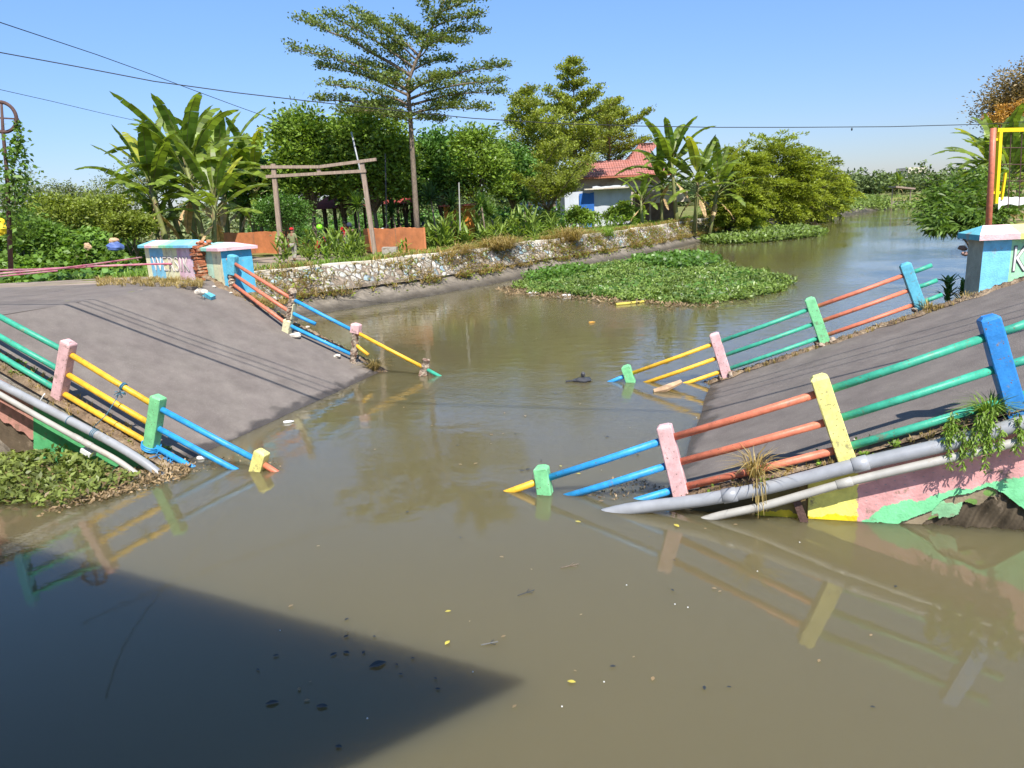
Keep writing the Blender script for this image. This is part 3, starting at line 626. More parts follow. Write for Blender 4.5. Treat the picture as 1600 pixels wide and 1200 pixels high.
ma = N(t, 'ShaderNodeMath', operation='MULTIPLY_ADD'); L(sz.outputs[2], ma.inputs[0]); ma.inputs[1].default_value = -.25; L(nd.outputs[0], ma.inputs[2])
md = N(t, 'ShaderNodeMapRange'); md.inputs[1].default_value = .20; md.inputs[2].default_value = .34; L(ma.outputs[0], md.inputs[0])
m3 = N(t, 'ShaderNodeMix', data_type='RGBA'); L(md.outputs[0], m3.inputs[0]); L(mx.outputs[2], m3.inputs[6]); m3.inputs[7].default_value = (.21, .165, .12, 1); L(m3.outputs[2], b.inputs['Base Color'])
bp = N(t, 'ShaderNodeBump'); bp.inputs['Distance'].default_value = .12; bp.inputs['Strength'].default_value = 1; mm = N(t, 'ShaderNodeMapRange'); mm.inputs[2].default_value = .35; L(v2.outputs['Distance'], mm.inputs[0]); L(mm.outputs[0], bp.inputs['Height']); L(bp.outputs[0], b.inputs['Normal'])
capm = mat('wall_cap_paint', (.60, .54, .44), .85, .3, 1.5, .6, 20, col2=(.36, .26, .19), thr=(.52, .66), dist=.02)
rw = thing('retaining_wall', (capx(24), 24, 0), 'long sloping stone bank wall with white, pale blue and green painted stones along the left canal side', 'wall')
def wline(y, q):
    l, c = wl(y), capx(y); x = l+(c-l)*q; return x
y0, y1 = 23.0, 80.0; mb = M(); NY = 520
def fw(u, v):
    y = y0+(y1-y0)*u; q = .50+.52*v; x = wline(y, q); zt = gz(capx(y)+.01, y)
    base = zt*interp(q, [0, .3, .52, 1], [0, .17, .36, 1]); n = .10+.02*math.sin(y*7+v*9)*math.sin(y*3.1+v*5)
    return (x+n, y-.02, min(base+.12-.04*v, zt+.02))
mb.grid(fw, NY, 10); build('stone_facing', mb, sm, rw, True)
mb = M()
prof = [(.26, -.22), (.26, .06), (.24, .08), (-.14, .085), (-.16, .06), (-.16, -.2)]
V = []; n_ = 160
for i in range(n_+1):
    y = 23.0+(80-23.0)*i/n_; x = capx(y); zt = gz(x-.01, y); sw = .03*math.sin(y*1.1)+.02*math.sin(y*3.7)
    for a, z in prof: V.append((x+a*1.1+sw, y, zt+z+.02*math.sin(y*2.3)))
k = len(prof); mb.add(V, [(i*k+j, i*k+j+1, (i+1)*k+j+1, (i+1)*k+j) for i in range(n_) for j in range(k-1)]+[tuple(range(k))]); build('cap', mb, capm, rw)

# ------------------------------------------------------------------ painted parapet walls with lettering
def text_mesh(name, txt, size, m, parent, O, X, Z, Nn, depth=.012, off=0, prx=.0, sxx=1):
    cu = bpy.data.curves.new(name, 'FONT'); cu.body = txt; cu.size = size; cu.extrude = depth; cu.offset = off; cu.space_character = 1.12
    o = bpy.data.objects.new(name, cu); COL.objects.link(o); bpy.context.view_layer.update()
    me = bpy.data.meshes.new_from_object(o.evaluated_get(bpy.context.evaluated_depsgraph_get())); bpy.data.objects.remove(o)
    Mx = Matrix([[X[i]*sxx, Z[i], Nn[i], O[i]+Nn[i]*prx] for i in range(3)]+[[0, 0, 0, 1]]); me.transform(Mx); me.materials.clear()
    return link(name, me, parent, m)
outline = mat('letter_outline', (.16, .15, .15), .8, .2, 5); lett = mat('letter_white', (.76, .75, .72), .8, .12, 5); lettp = mat('letter_pale', (.68, .62, .56), .8, .2, 3); mat('letter_outline_pale', (.40, .34, .34), .8, .2, 5)  # last material is the outline colour of the left wall lettering
pas = [(.72, .70, .45), (.20, .50, .70), (.24, .54, .72), (.72, .68, .42), (.74, .70, .48), (.70, .44, .52), (.72, .50, .56)]
def wall_block(root, A, B, hgt, depth, cols, capcols, over=.10, chh=.10, hip=.10, endcol=(.6, .6, .45), name='wall_body', z0=-.3):
    """box wall from A to B (front bottom line, world) extruded back; per-column colours; hipped cap"""
    X = nz((B-A)*[1, 1, 0]); Z = np.array([0, 0, 1.]); Y = np.cross(Z, X); ln = np.linalg.norm(((B-A)*[1, 1, 0])); mb = M(); n = len(cols)
    for i, c in enumerate(cols):
        a, b_ = A+X*ln*i/n, A+X*ln*(i+1)/n; a = a.copy(); b_ = b_.copy(); a[2] = b_[2] = A[2]
        mb.add([a+Z*z0, b_+Z*z0, b_+Z*hgt, a+Z*hgt], [(0, 1, 2, 3)], c)
    Ac, Bc = A.copy(), A+X*ln
    mb.add([Ac+Z*z0, Ac+Z*hgt, Ac+Y*depth+Z*hgt, Ac+Y*depth+Z*z0], [(0, 1, 2, 3)], endcol); mb.add([Bc+Z*z0, Bc+Y*depth+Z*z0, Bc+Y*depth+Z*hgt, Bc+Z*hgt], [(0, 1, 2, 3)], (.10, .42, .60))
    mb.add([Ac+Y*depth+Z*z0, Ac+Y*depth+Z*hgt, Bc+Y*depth+Z*hgt, Bc+Y*depth+Z*z0], [(0, 1, 2, 3)], cols[0])
    build(name, mb, painted, root)
    mb = M(); m_ = len(capcols); lo = Ac-X*over-Y*over+Z*hgt; hi_l = ln+2*over; dp = depth+2*over
    for i, c in enumerate(capcols):
        x0, x1 = hi_l*i/m_, hi_l*(i+1)/m_; e0_ = max(x0, hip*1.6 if i == 0 else x0); e1_ = min(x1, hi_l-hip*1.6) if i == m_-1 else x1
        P0, P1 = lo+X*x0, lo+X*x1; T0_, T1_ = lo+X*e0_+Y*dp*.5+Z*(chh+hip), lo+X*e1_+Y*dp*.5+Z*(chh+hip)
        mb.add([P0, P1, P1+Z*chh, P0+Z*chh], [(0, 1, 2, 3)], c); mb.add([P0+Z*chh, P1+Z*chh, T1_, T0_], [(0, 1, 2, 3)], tuple(min(.85, q*1.05+.05) for q in c))
        mb.add([P0+Y*dp, P0+Y*dp+Z*chh, P1+Y*dp+Z*chh, P1+Y*dp], [(0, 1, 2, 3)], c); mb.add([P0+Y*dp+Z*chh, T0_, T1_, P1+Y*dp+Z*chh], [(0, 1, 2, 3)], c)
        mb.add([P0, P0+Y*dp, P1+Y*dp, P1], [(0, 1, 2, 3)], c)
        if i == 0: mb.add([P0, P0+Z*chh, P0+Y*dp+Z*chh, P0+Y*dp], [(0, 1, 2, 3)], (.12, .40, .48)); mb.add([P0+Z*chh, T0_, P0+Y*dp+Z*chh], [(0, 1, 2)], (.15, .48, .55))
        if i == m_-1: mb.add([P1, P1+Y*dp, P1+Y*dp+Z*chh, P1+Z*chh], [(0, 1, 2, 3)], c); mb.add([P1+Z*chh, P1+Y*dp+Z*chh, T1_], [(0, 1, 2)], c)
    build('cap', mb, painted, root); return X, Y, Z, ln
A, B = G(233, 434, 2.36), G(306, 440, 2.32); 
wlt = thing('parapet_wall', A, 'pastel striped low wall with raised lettering and a crumbled brick end beside the left road', 'wall', 'painted parapet walls at the bridge ends')
X, Y, Z, ln = wall_block(wlt, A, B, .88, .5, [pas[0], pas[1], pas[1], pas[2], pas[3], pas[4], pas[3], pas[5], pas[6], (.72, .5, .58)], [(.16, .44, .52), (.70, .42, .45), (.66, .62, .42), (.28, .60, .34), (.15, .52, .42), (.16, .44, .62), (.20, .50, .68)], over=.13, chh=.07, hip=.13)
text_mesh('lettering', 'WERSIK', .60, MATS['letter_outline_pale'], wlt, A+X*ln*.14+Z*.22, X, Z, -Y, .004, .006, .003, ln*.84/2.45)
text_mesh('lettering', 'WERSIK', .60, lettp, wlt, A+X*ln*.14+Z*.22, X, Z, -Y, .010, -.014, .009, ln*.84/2.45)
mb = M(); C_ = A+X*ln
for j in range(11):
    z = -.1+j*.095; o_ = rng.uniform(-.04, .04)
    for i in range(2):
        for q in range(2):
            mb.box(C_+X*(.06+.17*i+o_)+Y*(.1+.24*q+rng.uniform(-.04, .04))+Z*(z+.04), .10*rng.uniform(.7, 1.1), .12, .036, ax=[X, Y, Z], jit=.014)
for _ in range(18): mb.ball(C_+X*rng.uniform(-.12, .36)+Y*rng.uniform(0, .5)+Z*rng.uniform(.86, 1.02), .08, .07, .05, 7, 5, .25)
build('exposed_brick_end', mb, brick, wlt)
A2 = G(323, 441, 2.28); B2 = G(352, 446, 2.24)
wl2 = thing('parapet_wall', A2, 'short mint and cream end block of the parapet wall behind the aqua post', 'wall', 'painted parapet walls at the bridge ends')
X, Y, Z, ln = wall_block(wl2, A2, B2, .86, .85, [(.38, .66, .52), (.50, .72, .55), (.72, .72, .46), (.75, .70, .45)], [(.30, .60, .48), (.72, .45, .47)], over=.13, chh=.08, hip=.12)
A3 = G(1529, 458, 1.76); B3 = A3+nz([.93, -.12, 0])*4.2
wr = thing('parapet_wall', A3, 'pastel parapet wall with white letters KE on a mint panel at the right road', 'wall', 'painted parapet walls at the bridge ends')
X, Y, Z, ln = wall_block(wr, A3, B3, 1.06, .62, [(.20, .55, .76)]+[(.36, .68, .42)]*4+[pas[0], pas[5], pas[5]], [(.74, .48, .48), (.78, .70, .22), (.78, .70, .22), (.75, .66, .2), (.3, .6, .4), (.3, .6, .4)], over=.16, chh=.11, hip=.16, endcol=(.40, .40, .32))
text_mesh('lettering', 'KERSIK', .72, outline, wr, A3+X*.55+Z*.42, X, Z, -Y, .006, .016, .004, .62)
text_mesh('lettering', 'KERSIK', .72, lett, wr, A3+X*.55+Z*.42, X, Z, -Y, .012, -.008, .012, .62)
mb = M(); mb.box(A3+X*2.1-Y*.03+Z*-.12, 2.15, .1, .12, ax=[X, Y, Z], jit=.01); build('plinth', mb, capm, wr)
# broken soil and stones below the right parapet
for k in range(26):
    p = A3+X*rng.uniform(-.2, 2.4)-Y*rng.uniform(.1, .8); p[2] = 1.72-rng.uniform(0, .06)
    mb = M(); mb.ball(p, rng.uniform(.06, .2), rng.uniform(.06, .15), rng.uniform(.05, .11), 8, 6, .25); tag(build('clod', mb, soil, None), 'clod of broken earth under the right parapet wall', 'clod', 'earth clods at the broken right road edge')
tag(quads('bank_grass', tuft(np.array([A3+X*rng.uniform(-.5, 2.6)-Y*rng.uniform(0.05, .8)-Z*.08 for _ in range(90)]), 9, .2, 1.2, .9), straw), kind='stuff')
for x, y, z, r_, lb in ((1503, 387, 1.2, .14, 'pinkish stone beside the left end of the right parapet wall'), (1507, 396, 1.05, .11, 'smaller pinkish stone below its larger neighbour at the right parapet')):
    p = G(x, y, z); mb = M(); mb.ball(p, r_*1.3, r_, r_*.7, 9, 6, .15); mb.ball(p+[r_, .1, -.05], r_, r_, r_*.7, 9, 6, .15); tag(build('stone', mb, mat('pink_stone%d' % int(z*100), (.42, .27, .24), .9, .3, 6, .6), None), lb, 'stone')

# small leafy plant factory (rosettes of broad leaves on stems), bananas, dracaena
def blade(mb, pts, widths, nrm, fold=.18, tear=0, r_=None):
    """strap leaf along pts with half widths; two strips folded along the midrib; tear>0 splits the edges"""
    r_ = r_ or random; n = len(pts)-1
    for sgn in (-1, 1):
        for i in range(n):
            a, b_ = pts[i], pts[i+1]; t = nz(b_-a); s_ = nz(np.cross(t, nrm))*sgn; dz = nz(np.cross(s_, t)); dz = dz if dz[2] < 0 else -dz
            w0, w1 = widths[i], widths[i+1]
            if tear:
                k = r_.uniform(0, tear); g = .12 if r_.random() < .5 else 0
                o0 = a+(b_-a)*g; w0 *= 1-k*.25; w1 *= 1-k*.15; fd = fold+k*.9*r_.random()
                mb.add([a, b_, b_+t*.06*w1+s_*w1+dz*w1*fd, o0+s_*w0+dz*w0*fd], [(0, 1, 2, 3)] if sgn > 0 else [(3, 2, 1, 0)])
            else: mb.add([a, b_, b_+s_*w1+dz*w1*fold, a+s_*w0+dz*w0*fold], [(0, 1, 2, 3)] if sgn > 0 else [(3, 2, 1, 0)])
bgreen = leaf('banana_leaf', (.105, .145, .022), .5, .4, .38, .3, 1.0); byel = leaf('banana_leaf_yellow', (.24, .25, .03), .3, .45, .45); bstem = mat('banana_stem', (.17, .19, .06), .6, .4, 3, .3, 12, col2=(.20, .13, .07), thr=(.5, .6), stretch=(3, 3, .7))
bdry = leaf('banana_leaf_dry', (.30, .20, .10), .3, .2)
def banana(h, seed, nl=9, ln=2.6, yel=.12, dry=2):
    r_ = random.Random(seed); root = thing('banana_plant', (0, 0, 0), 'banana plant', 'banana plant'); mb = M()
    lean = np.array([r_.uniform(-.12, .12), r_.uniform(-.12, .12), 1]); pts_ = [lean*[h*t, h*t, h*t] for t in (0, .25, .5, .75, 1)]
    mb.tube(pts_, [.17, .15, .13, .11, .07], 10); build('stem', mb, bstem, root, True); topp = pts_[-1]
    a0 = r_.uniform(0, 6.28)
    for i in range(nl+dry):
        isd = i >= nl; az = a0+i*2.4+r_.uniform(-.4, .4); el = (1.45-1.15*((i+.5)/nl)**1.2) if not isd else -.6; L_ = ln*r_.uniform(.75, 1.1)*(1 if not isd else .6)
        d = np.array([math.cos(az)*math.cos(el), math.sin(az)*math.cos(el), math.sin(el)]); hz_ = np.array([math.cos(az), math.sin(az), 0]); p = topp-[0, 0, .12*i*.5]; pts2 = [p.copy()]; n = 12
        bend = r_.uniform(.06, .14)*(1 if el > .9 else 1.3)
        for k in range(n+3):
            p = p+d*L_/n; d = nz(d+np.array([0, 0, -bend*(k+2)/n])+hz_*.02); pts2.append(p.copy())
        pet = pts2[:4]; lf = pts2[3:]; m_ = bdry if isd else (byel if r_.random() < yel else bgreen)
        mb = M(); mw = L_*.118
        wd = [mw*min(1, .25+3.2*(k/(len(lf)-1)))*math.sqrt(max(0, 1-(k/(len(lf)-1))**3.2)) for k in range(len(lf))]
        nrm = nz(np.cross(np.cross(hz_+[0, 0, .01], [0, 0, 1]), d)+np.array([0, 0, .4])+rdir(1)[0]*.25)
        blade(mb, lf, wd, nrm, .25, .45 if not isd else .9, r_); o = build('leaf', mb, m_, root)
        mb = M(); mb.tube(pet+lf[1:-1:3], [.03, .03, .028, .026]+[.014]*len(lf[1:-1:3]), 5); build('midrib', mb, bstem, o)
    return root
lilyg = leaf('lily_leaf', (.13, .18, .035), .45, .35, .45); drac = leaf('dracaena_leaf', (.10, .16, .03), .5, .3, .4); dracd = leaf('dark_dracaena_leaf', (.035, .07, .02), .5, .25, .4)
def lily(h, seed, n=16, m_=None, w_=.055):
    r_ = random.Random(seed); root = thing('lily_plant', (0, 0, 0), 'lily plant', 'plant'); mb = M(); st = M()
    for s_ in range(4):
        b0 = np.array([r_.uniform(-.22, .22), r_.uniform(-.22, .22), 0]); tp = b0+[r_.uniform(-.12, .12), r_.uniform(-.12, .12), h*r_.uniform(.6, .9)]; st.tube([b0, (b0+tp)/2, tp], .012, 4)
        for i in range(n//2):
            f_ = r_.uniform(.1, 1); p = b0+(tp-b0)*f_; az = r_.uniform(0, 6.28); el = r_.uniform(.5, 1.3); d = np.array([math.cos(az)*math.cos(el), math.sin(az)*math.cos(el), math.sin(el)]); L_ = h*r_.uniform(.3, .55); pts_ = [p]
            for k in range(4): p = p+d*L_/4; d = nz(d-[0, 0, .22]); pts_.append(p)
            blade(mb, pts_, [w_*.5, w_, w_*.95, w_*.6, .004], nz(np.cross([-math.sin(az), math.cos(az), 0], d)), .3)
    build('foliage', mb, m_ or lilyg, root); build('stem', st, fresh, root); return root
def dracaena(h, seed, m_, n=90, L_=.75, w_=.035, lean=.15):
    r_ = random.Random(seed); root = thing('dracaena_palm', (0, 0, 0), 'dracaena', 'palm'); mb = M(); az = r_.uniform(0, 6.28); tp = np.array([math.cos(az)*lean*h, math.sin(az)*lean*h*.3, h]); mb.tube([(0, 0, 0), tp*[.3, .3, .5], tp], [.07, .05, .045], 8); build('trunk', mb, bark, root, True); mb = M()
    for i in range(n):
        a = r_.uniform(0, 6.28); el = r_.uniform(-.5, 1.5); d = np.array([math.cos(a)*math.cos(el), math.sin(a)*math.cos(el), math.sin(el)]); p = tp-[0, 0, r_.uniform(0, .3)]; pts_ = [p]; l_ = L_*r_.uniform(.7, 1.1)
        for k in range(4): p = p+d*l_/4; d = nz(d-[0, 0, .10]); pts_.append(p)
        blade(mb, pts_, [w_*.6, w_, w_*.9, w_*.6, .003], nz(np.cross([-math.sin(a), math.cos(a), 0], d)), .3)
    build('crown', mb, m_, root); return root

# ------------------------------------------------------------------ trees
def limb(mb, a, b_, r0, r1, sag=0, n=5, wob=.03):
    a, b_ = np.asarray(a, float), np.asarray(b_, float); L_ = np.linalg.norm(b_-a); pts_ = [a+(b_-a)*t+np.array([rng.normal(0, wob*L_*.3), rng.normal(0, wob*L_*.3), sag*math.sin(math.pi*t)*L_])*(0 if t in (0, 1) else 1) for t in np.linspace(0, 1, n)]
    mb.tube(pts_, list(np.linspace(r0, r1, n)), 6); return pts_
tleaf = leaf('terminalia_leaf', (.100, .130, .034), .45, .3, .5, .35, .7); tleaf2 = leaf('terminalia_leaf_fresh', (.155, .180, .030), .45, .4, .5, .35, .6)
def tiered(base, trunk, branches, m_, label, name='terminalia_tree', lsz=.16, dens=34, r0=.17, thick=.22, group=None):
    """pagoda tree: trunk polyline, branches (start, tip); leaf rosettes along a flat fan of twigs"""
    root = thing(name, base, label, 'tree', group); tb = M(); tb.tube(trunk, list(np.linspace(r0, .03, len(trunk))), 9); Q = []
    for a, b_ in branches:
        a, b_ = np.asarray(a, float), np.asarray(b_, float); L_ = np.linalg.norm(b_-a); pts_ = limb(tb, a, b_, max(.02, L_*.016), .008, .05, 7, .05)
        d = nz(b_-a); s_ = nz(np.cross(d, [0, 0, 1])); u_ = np.cross(s_, d); nt_ = int(L_*4.5)+3
        for k in range(nt_):
            f_ = .16+.84*((k+rng.random())/nt_); i = min(int(f_*6), 5); p = pts_[i]+(pts_[i+1]-pts_[i])*(f_*6-i)
            wd_ = (.12+.30*math.sin(math.pi*min(1, f_*.95+.05)))*L_*.62; sd = rng.choice([-1, 1]); tw = p+s_*sd*wd_*rng.uniform(.2, 1)+d*wd_*rng.uniform(.1, .7)+np.array([0, 0, rng.uniform(.0, .22)])
            if k % 2 == 0: tb.tube([p, (p+tw)/2+[0, 0, .03], tw], [.012, .009, .005], 4, False)
            nn = int(dens*rng.uniform(.6, 1.3)); c_ = p+(tw-p)*rng.uniform(.15, 1.1, nn)[:, None]+rng.normal(0, 1, (nn, 3))*[thick*.75, thick*.75, thick*.38]
            D_ = rdir(nn, -.1, .9)+nz(tw-p)*.4; Q.append(leafq(c_, D_, lsz*rng.uniform(.6, 1.2, nn), lsz*.5, up=(0, 0, 1)))
    build('trunk', tb, bark, root, True); quads('crown', np.concatenate(Q), m_, root); return root
def rtiers(base, h, h0, rmax, nt, m_, label, seed, lean=(0, 0), rise=(.35, .85), **k):
    r_ = np.random.default_rng(seed); top = base+np.array([lean[0], lean[1], h]); tr = [base+(top-base)*t+np.array([r_.normal(0, .05), r_.normal(0, .05), 0])*(0 if t in (0, 1) else 1) for t in np.linspace(0, 1, 7)]; br = []
    for i in range(nt):
        f_ = i/(nt-1); z = h0+(h-1.0-h0)*f_; R_ = rmax*(1-f_)**.8*r_.uniform(.7, 1.15)+.6; nb_ = int(r_.integers(4, 7)); a0 = r_.uniform(0, 6.28)
        for j in range(nb_):
            a = a0+6.28*j/nb_+r_.uniform(-.3, .3); q = z/h; p = base+(top-base)*q; rr__ = R_*r_.uniform(.6, 1.1); br.append((p, p+[math.cos(a)*rr__, math.sin(a)*rr__, rr__*r_.uniform(*rise)]))
    return tiered(base, tr, br, m_, label, **k)
# the tall pagoda tree in the middle, its limbs measured one by one
bm_ = G(652, 394, 1.70); YB = bm_[1]+1.5; base = W(653, 385, YB); base[2] = 1.6
tw_ = lambda x, y, dy=0: W(x, y, YB+dy)
trunk = [base, tw_(650, 330), tw_(645, 250), tw_(641, 183), tw_(637, 130), tw_(650, 95), tw_(668, 60), tw_(684, 22), tw_(700, -12)]
brs = [((638, 140), (455, 77), -.6), ((641, 118), (462, 30), .8), ((640, 150), (497, 103), 1.2), ((640, 165), (510, 132), -1.4), ((640, 178), (495, 158), .5), ((641, 183), (528, 176), -2), ((645, 105), (510, 25), -1.0), ((655, 88), (547, 18), 1.5), ((652, 95), (568, 32), -.8),
       ((664, 66), (615, 32), .6), ((676, 40), (660, 0), -.5), ((684, 22), (764, -4), .8), ((676, 44), (752, 22), -1), ((668, 58), (760, 50), .4), ((664, 68), (725, 68), -1.2), ((640, 140), (792, 104), .7), ((640, 155), (782, 128), -1.2), ((640, 165), (786, 146), .9), ((641, 178), (765, 172), -1), ((641, 186), (694, 192), -1.5),
       ((641, 182), (720, 160), 2.6), ((641, 150), (600, 120), -3), ((645, 110), (700, 95), 3), ((641, 170), (590, 165), 3), ((640, 128), (560, 100), 2.6), ((655, 90), (690, 60), -2.4), ((690, 15), (700, -25), .3), ((640, 145), (700, 120), -3.2), ((641, 190), (600, 182), -2.6), ((684, 26), (720, -10), 1.2), ((660, 75), (640, 45), 1.5), ((660, 75), (685, 20), -1), ((641, 115), (610, 70), 1.2)]
tiered(base, trunk, [(tw_(*a, 0), tw_(*b_, dy*1.0)) for a, b_, dy in brs], tleaf, 'tall pagoda shaped tree with open spreading tiers rising behind the orange wall in the middle', dens=38, thick=.25, lsz=.20)
def rt(x, yb, ytop, h0f, rm, nt_, m_, lb, sd, ln_, dens, th, ls, rgt=0):
    b_ = G(x, yb, 1.68); y = b_[1]; hh = W(x, ytop, y)[2]-1.6; rtiers(np.array([b_[0], y, 1.6]), hh, hh*h0f, rm, nt_, m_, lb, sd, ln_, dens=dens, thick=th, lsz=ls)
rt(897, 353, 84, .36, 4.4, 9, tleaf2, 'tallest of the tiered trees in front of the house, feathery yellow green crown', 11, (.3, 0), 32, .30, .28)
rt(948, 346, 150, .42, 5.2, 6, tleaf2, 'tiered tree with a wide crown spreading right over the red roof', 12, (.8, 0), 34, .30, .28)
rt(828, 361, 128, .28, 3.4, 8, tleaf2, 'slender tiered tree left of the white fence', 13, (.2, 0), 32, .34, .26)
rt(868, 356, 176, .30, 4.0, 6, tleaf2, 'feathery tree filling the gap between the slender tree and the tallest tiered tree', 15, (-.4, 0), 24, .30, .27)
rt(858, 366, 268, .40, 4.2, 4, tleaf2, 'low flat topped tiered tree before the white fence', 14, (.1, 0), 44, .25, .2)

def clumpy(base, cen, R, m_, label, ncl=110, nl=120, lsz=.26, name='broadleaf_tree', tr=.16, flat=.8, cat='tree', group=None, asp=.42, up=None, shell=.45, barkm=None, droop=0):
    """crown from many leaf clumps in an ellipsoid volume R about cen"""
    root = thing(name, base, label, cat, group); tb = M(); base, cen, R = map(lambda q: np.asarray(q, float), (base, cen, R)); fork = base+(cen-base)*.45
    tb.tube([base, (base+fork)/2+[.06, 0, 0], fork], [tr, tr*.85, tr*.7], 8)
    d = rdir(ncl, -.75, 1); rr_ = rng.uniform(shell, 1, ncl)**.6*rng.uniform(.82, 1.08, ncl); C_ = cen+d*R*rr_[:, None]; Q = []
    for i, c_ in enumerate(C_):
        if i % 5 == 0: limb(tb, fork+rng.normal(0, .1, 3), c_, tr*.35, .012, .06, 4)
        k = int(nl*rng.uniform(.6, 1.4)); s_ = R.min()*rng.uniform(.16, .30); p = c_+rng.normal(0, 1, (k, 3))*[s_, s_, s_*flat*.7]; D_ = rdir(k, -.2, .8)+(p-c_)/s_*.5+[0, 0, -droop]
        Q.append(leafq(p, D_, lsz*rng.uniform(.6, 1.2, k), lsz*asp, up=up))
    build('trunk', tb, barkm or bark, root, True); quads('crown', np.concatenate(Q), m_, root); return root
mango = leaf('mango_leaf', (.110, .165, .022), .5, .3, .42, .35, .5); mango2 = leaf('deep_green_leaf', (.065, .13, .025), .5, .3, .42, .35, .5); olive = leaf('olive_leaf', (.12, .13, .03), .5, .3, .5)
def px_tree(xc, ytop, ybot, wpx, Y, m_, label, **k):
    T_, Bm = W(xc, ytop, Y), W(xc, ybot, Y); c_ = (T_+Bm)/2; rx = wpx/2*Y/F*1.02; base = np.array([c_[0], Y, gz(c_[0], Y)-.1]); return clumpy(base, c_, (rx, rx*.8, abs(T_[2]-Bm[2])/2), m_, label, **k)
px_tree(478, 172, 325, 100, 47, mango, 'tall bright yellow green broadleaf tree, leftmost behind the wooden frame', ncl=170, nl=120, lsz=.34)
px_tree(578, 168, 330, 120, 47, mango, 'broad yellow green tree with a round top directly behind the wooden frame', ncl=200, nl=120, lsz=.34)
px_tree(530, 215, 330, 70, 50, mango2, 'darker broadleaf tree filling the gap behind the wooden frame', ncl=90, nl=110, lsz=.34)
px_tree(685, 205, 330, 90, 50, mango2, 'rounded fresh green tree just right of the tall pagoda tree trunk', ncl=130, nl=110, lsz=.34)
px_tree(745, 196, 330, 100, 50, mango, 'broad yellow green tree with pale tips, left of the tiered trees', ncl=90, nl=110, lsz=.32)
px_tree(800, 225, 325, 70, 54, mango2, 'dark green tree mostly hidden behind the slender tiered tree', ncl=90, nl=100, lsz=.32)
px_tree(630, 240, 335, 60, 54, mango2, 'deep green tree standing behind the tall trunk', ncl=80, nl=90, lsz=.32)
px_tree(400, 235, 345, 90, 52, mango2, 'dark broadleaf tree showing between the bananas', ncl=90, nl=100, lsz=.32)
px_tree(442, 304, 362, 74, 42.5, mango2, 'dense rounded bush beside the left post of the wooden frame', ncl=110, nl=110, lsz=.15, name='round_bush', cat='bush', tr=.05, asp=.5)
Q = []
for k in range(150):
    q = W(rng.uniform(395, 880), 330, rng.uniform(56, 66)); q[2] = 1.9; n = 110; p = q+rdir(n)*[1.6, 1.3, 1.9]*rng.uniform(.5, 1, (n, 1)); Q.append(leafq(p, rdir(n, -.2, .9), .34, .2))
tag(quads('park_undergrowth', np.concatenate(Q), mango2), kind='stuff')
# big feathery trees leaning over the far left bank
hedge = leaf('feathery_leaf', (.155, .185, .022), .4, .35, .5, .4, .35)
def feathery(xc, ytop, ybot, wpx, Y, label, ncl=150, nl=110, m_=hedge, rz=.22, lsz=.42, cz=0):
    T_, Bm = W(xc, ytop, Y), W(xc, ybot, Y); c_ = (T_+Bm)/2; rx = wpx/2*Y/F; R = np.array([rx, rx*.7, abs(T_[2]-Bm[2])/2]); base = np.array([c_[0]-.2*rx, Y+1, max(gz(c_[0]-.2*rx, Y+1), -.4)])
    root = thing('feathery_tree', base, label, 'tree', 'feathery trees overhanging the far left bank'); tb = M(); tb.tube([base, base+[0, 0, 1.6], c_-[0, 0, R[2]*.2]], [.35, .28, .15], 8); Q = []
    d = rdir(ncl, -.95, 1); d[:, 1] -= .25; C_ = c_+d*R*(rng.uniform(.5, 1.02, ncl)[:, None])
    for i, q in enumerate(C_):
        if i % 6 == 0: limb(tb, c_-[0, 0, R[2]*.3], q, .09, .015, .04, 4)
        k = int(nl*rng.uniform(.6, 1.3)); o_ = nz((q-c_)*[1, 1, .2]); s_ = nz(np.cross(o_, [0, 0, 1])); L_ = rx*rng.uniform(.16, .34)
        u_ = rng.uniform(-1, 1, k); v_ = rng.normal(0, .35, k); p = q+o_*(u_*L_)[:, None]+s_*(v_*L_*(1-.4*u_))[:, None]+np.stack([0*u_, 0*u_, -L_*.28*(u_+.6)**2*.6+rng.normal(0, .09, k)+.12*L_], 1)
        Q.append(leafq(p, o_*.8+rdir(k, -.4, .5)*.8, lsz*rng.uniform(.6, 1.2, k), lsz*.34, up=(0, 0, 1)))
    build('trunk', tb, barkd, root, True); quads('crown', np.concatenate(Q), m_, root)
feathery(1150, 222, 356, 110, 72, 'feathery green tree, nearest of the group beside the house bananas', 150, 120, lsz=.36)
feathery(1205, 212, 362, 150, 80, 'largest feathery green tree overhanging the canal with the highest crown', 250, 130)
feathery(1258, 240, 358, 110, 88, 'feathery tree on the far side of the largest one, drooping over the floating weeds', 170, 120)
feathery(1295, 270, 346, 80, 97, 'low outermost feathery tree reaching out over the open water', 120, 110)
feathery(1150, 318, 362, 70, 67, 'low bright feathery bush hanging down to the floating weeds', 70, 120, rz=.1, lsz=.3)
twg = M()
for k in range(60):
    a = W(rng.uniform(1235, 1300), rng.uniform(318, 350), 84+rng.uniform(0, 3)); twg.tube([a, a+[rng.uniform(-.8, 1.6), rng.uniform(-.5, .5), rng.uniform(-1.2, -.2)]], [.02, .006], 4, False)
tag(build('bare_twigs', twg, barkd, None), 'bare grey brown twigs showing under the feathery trees at the water', 'branches')

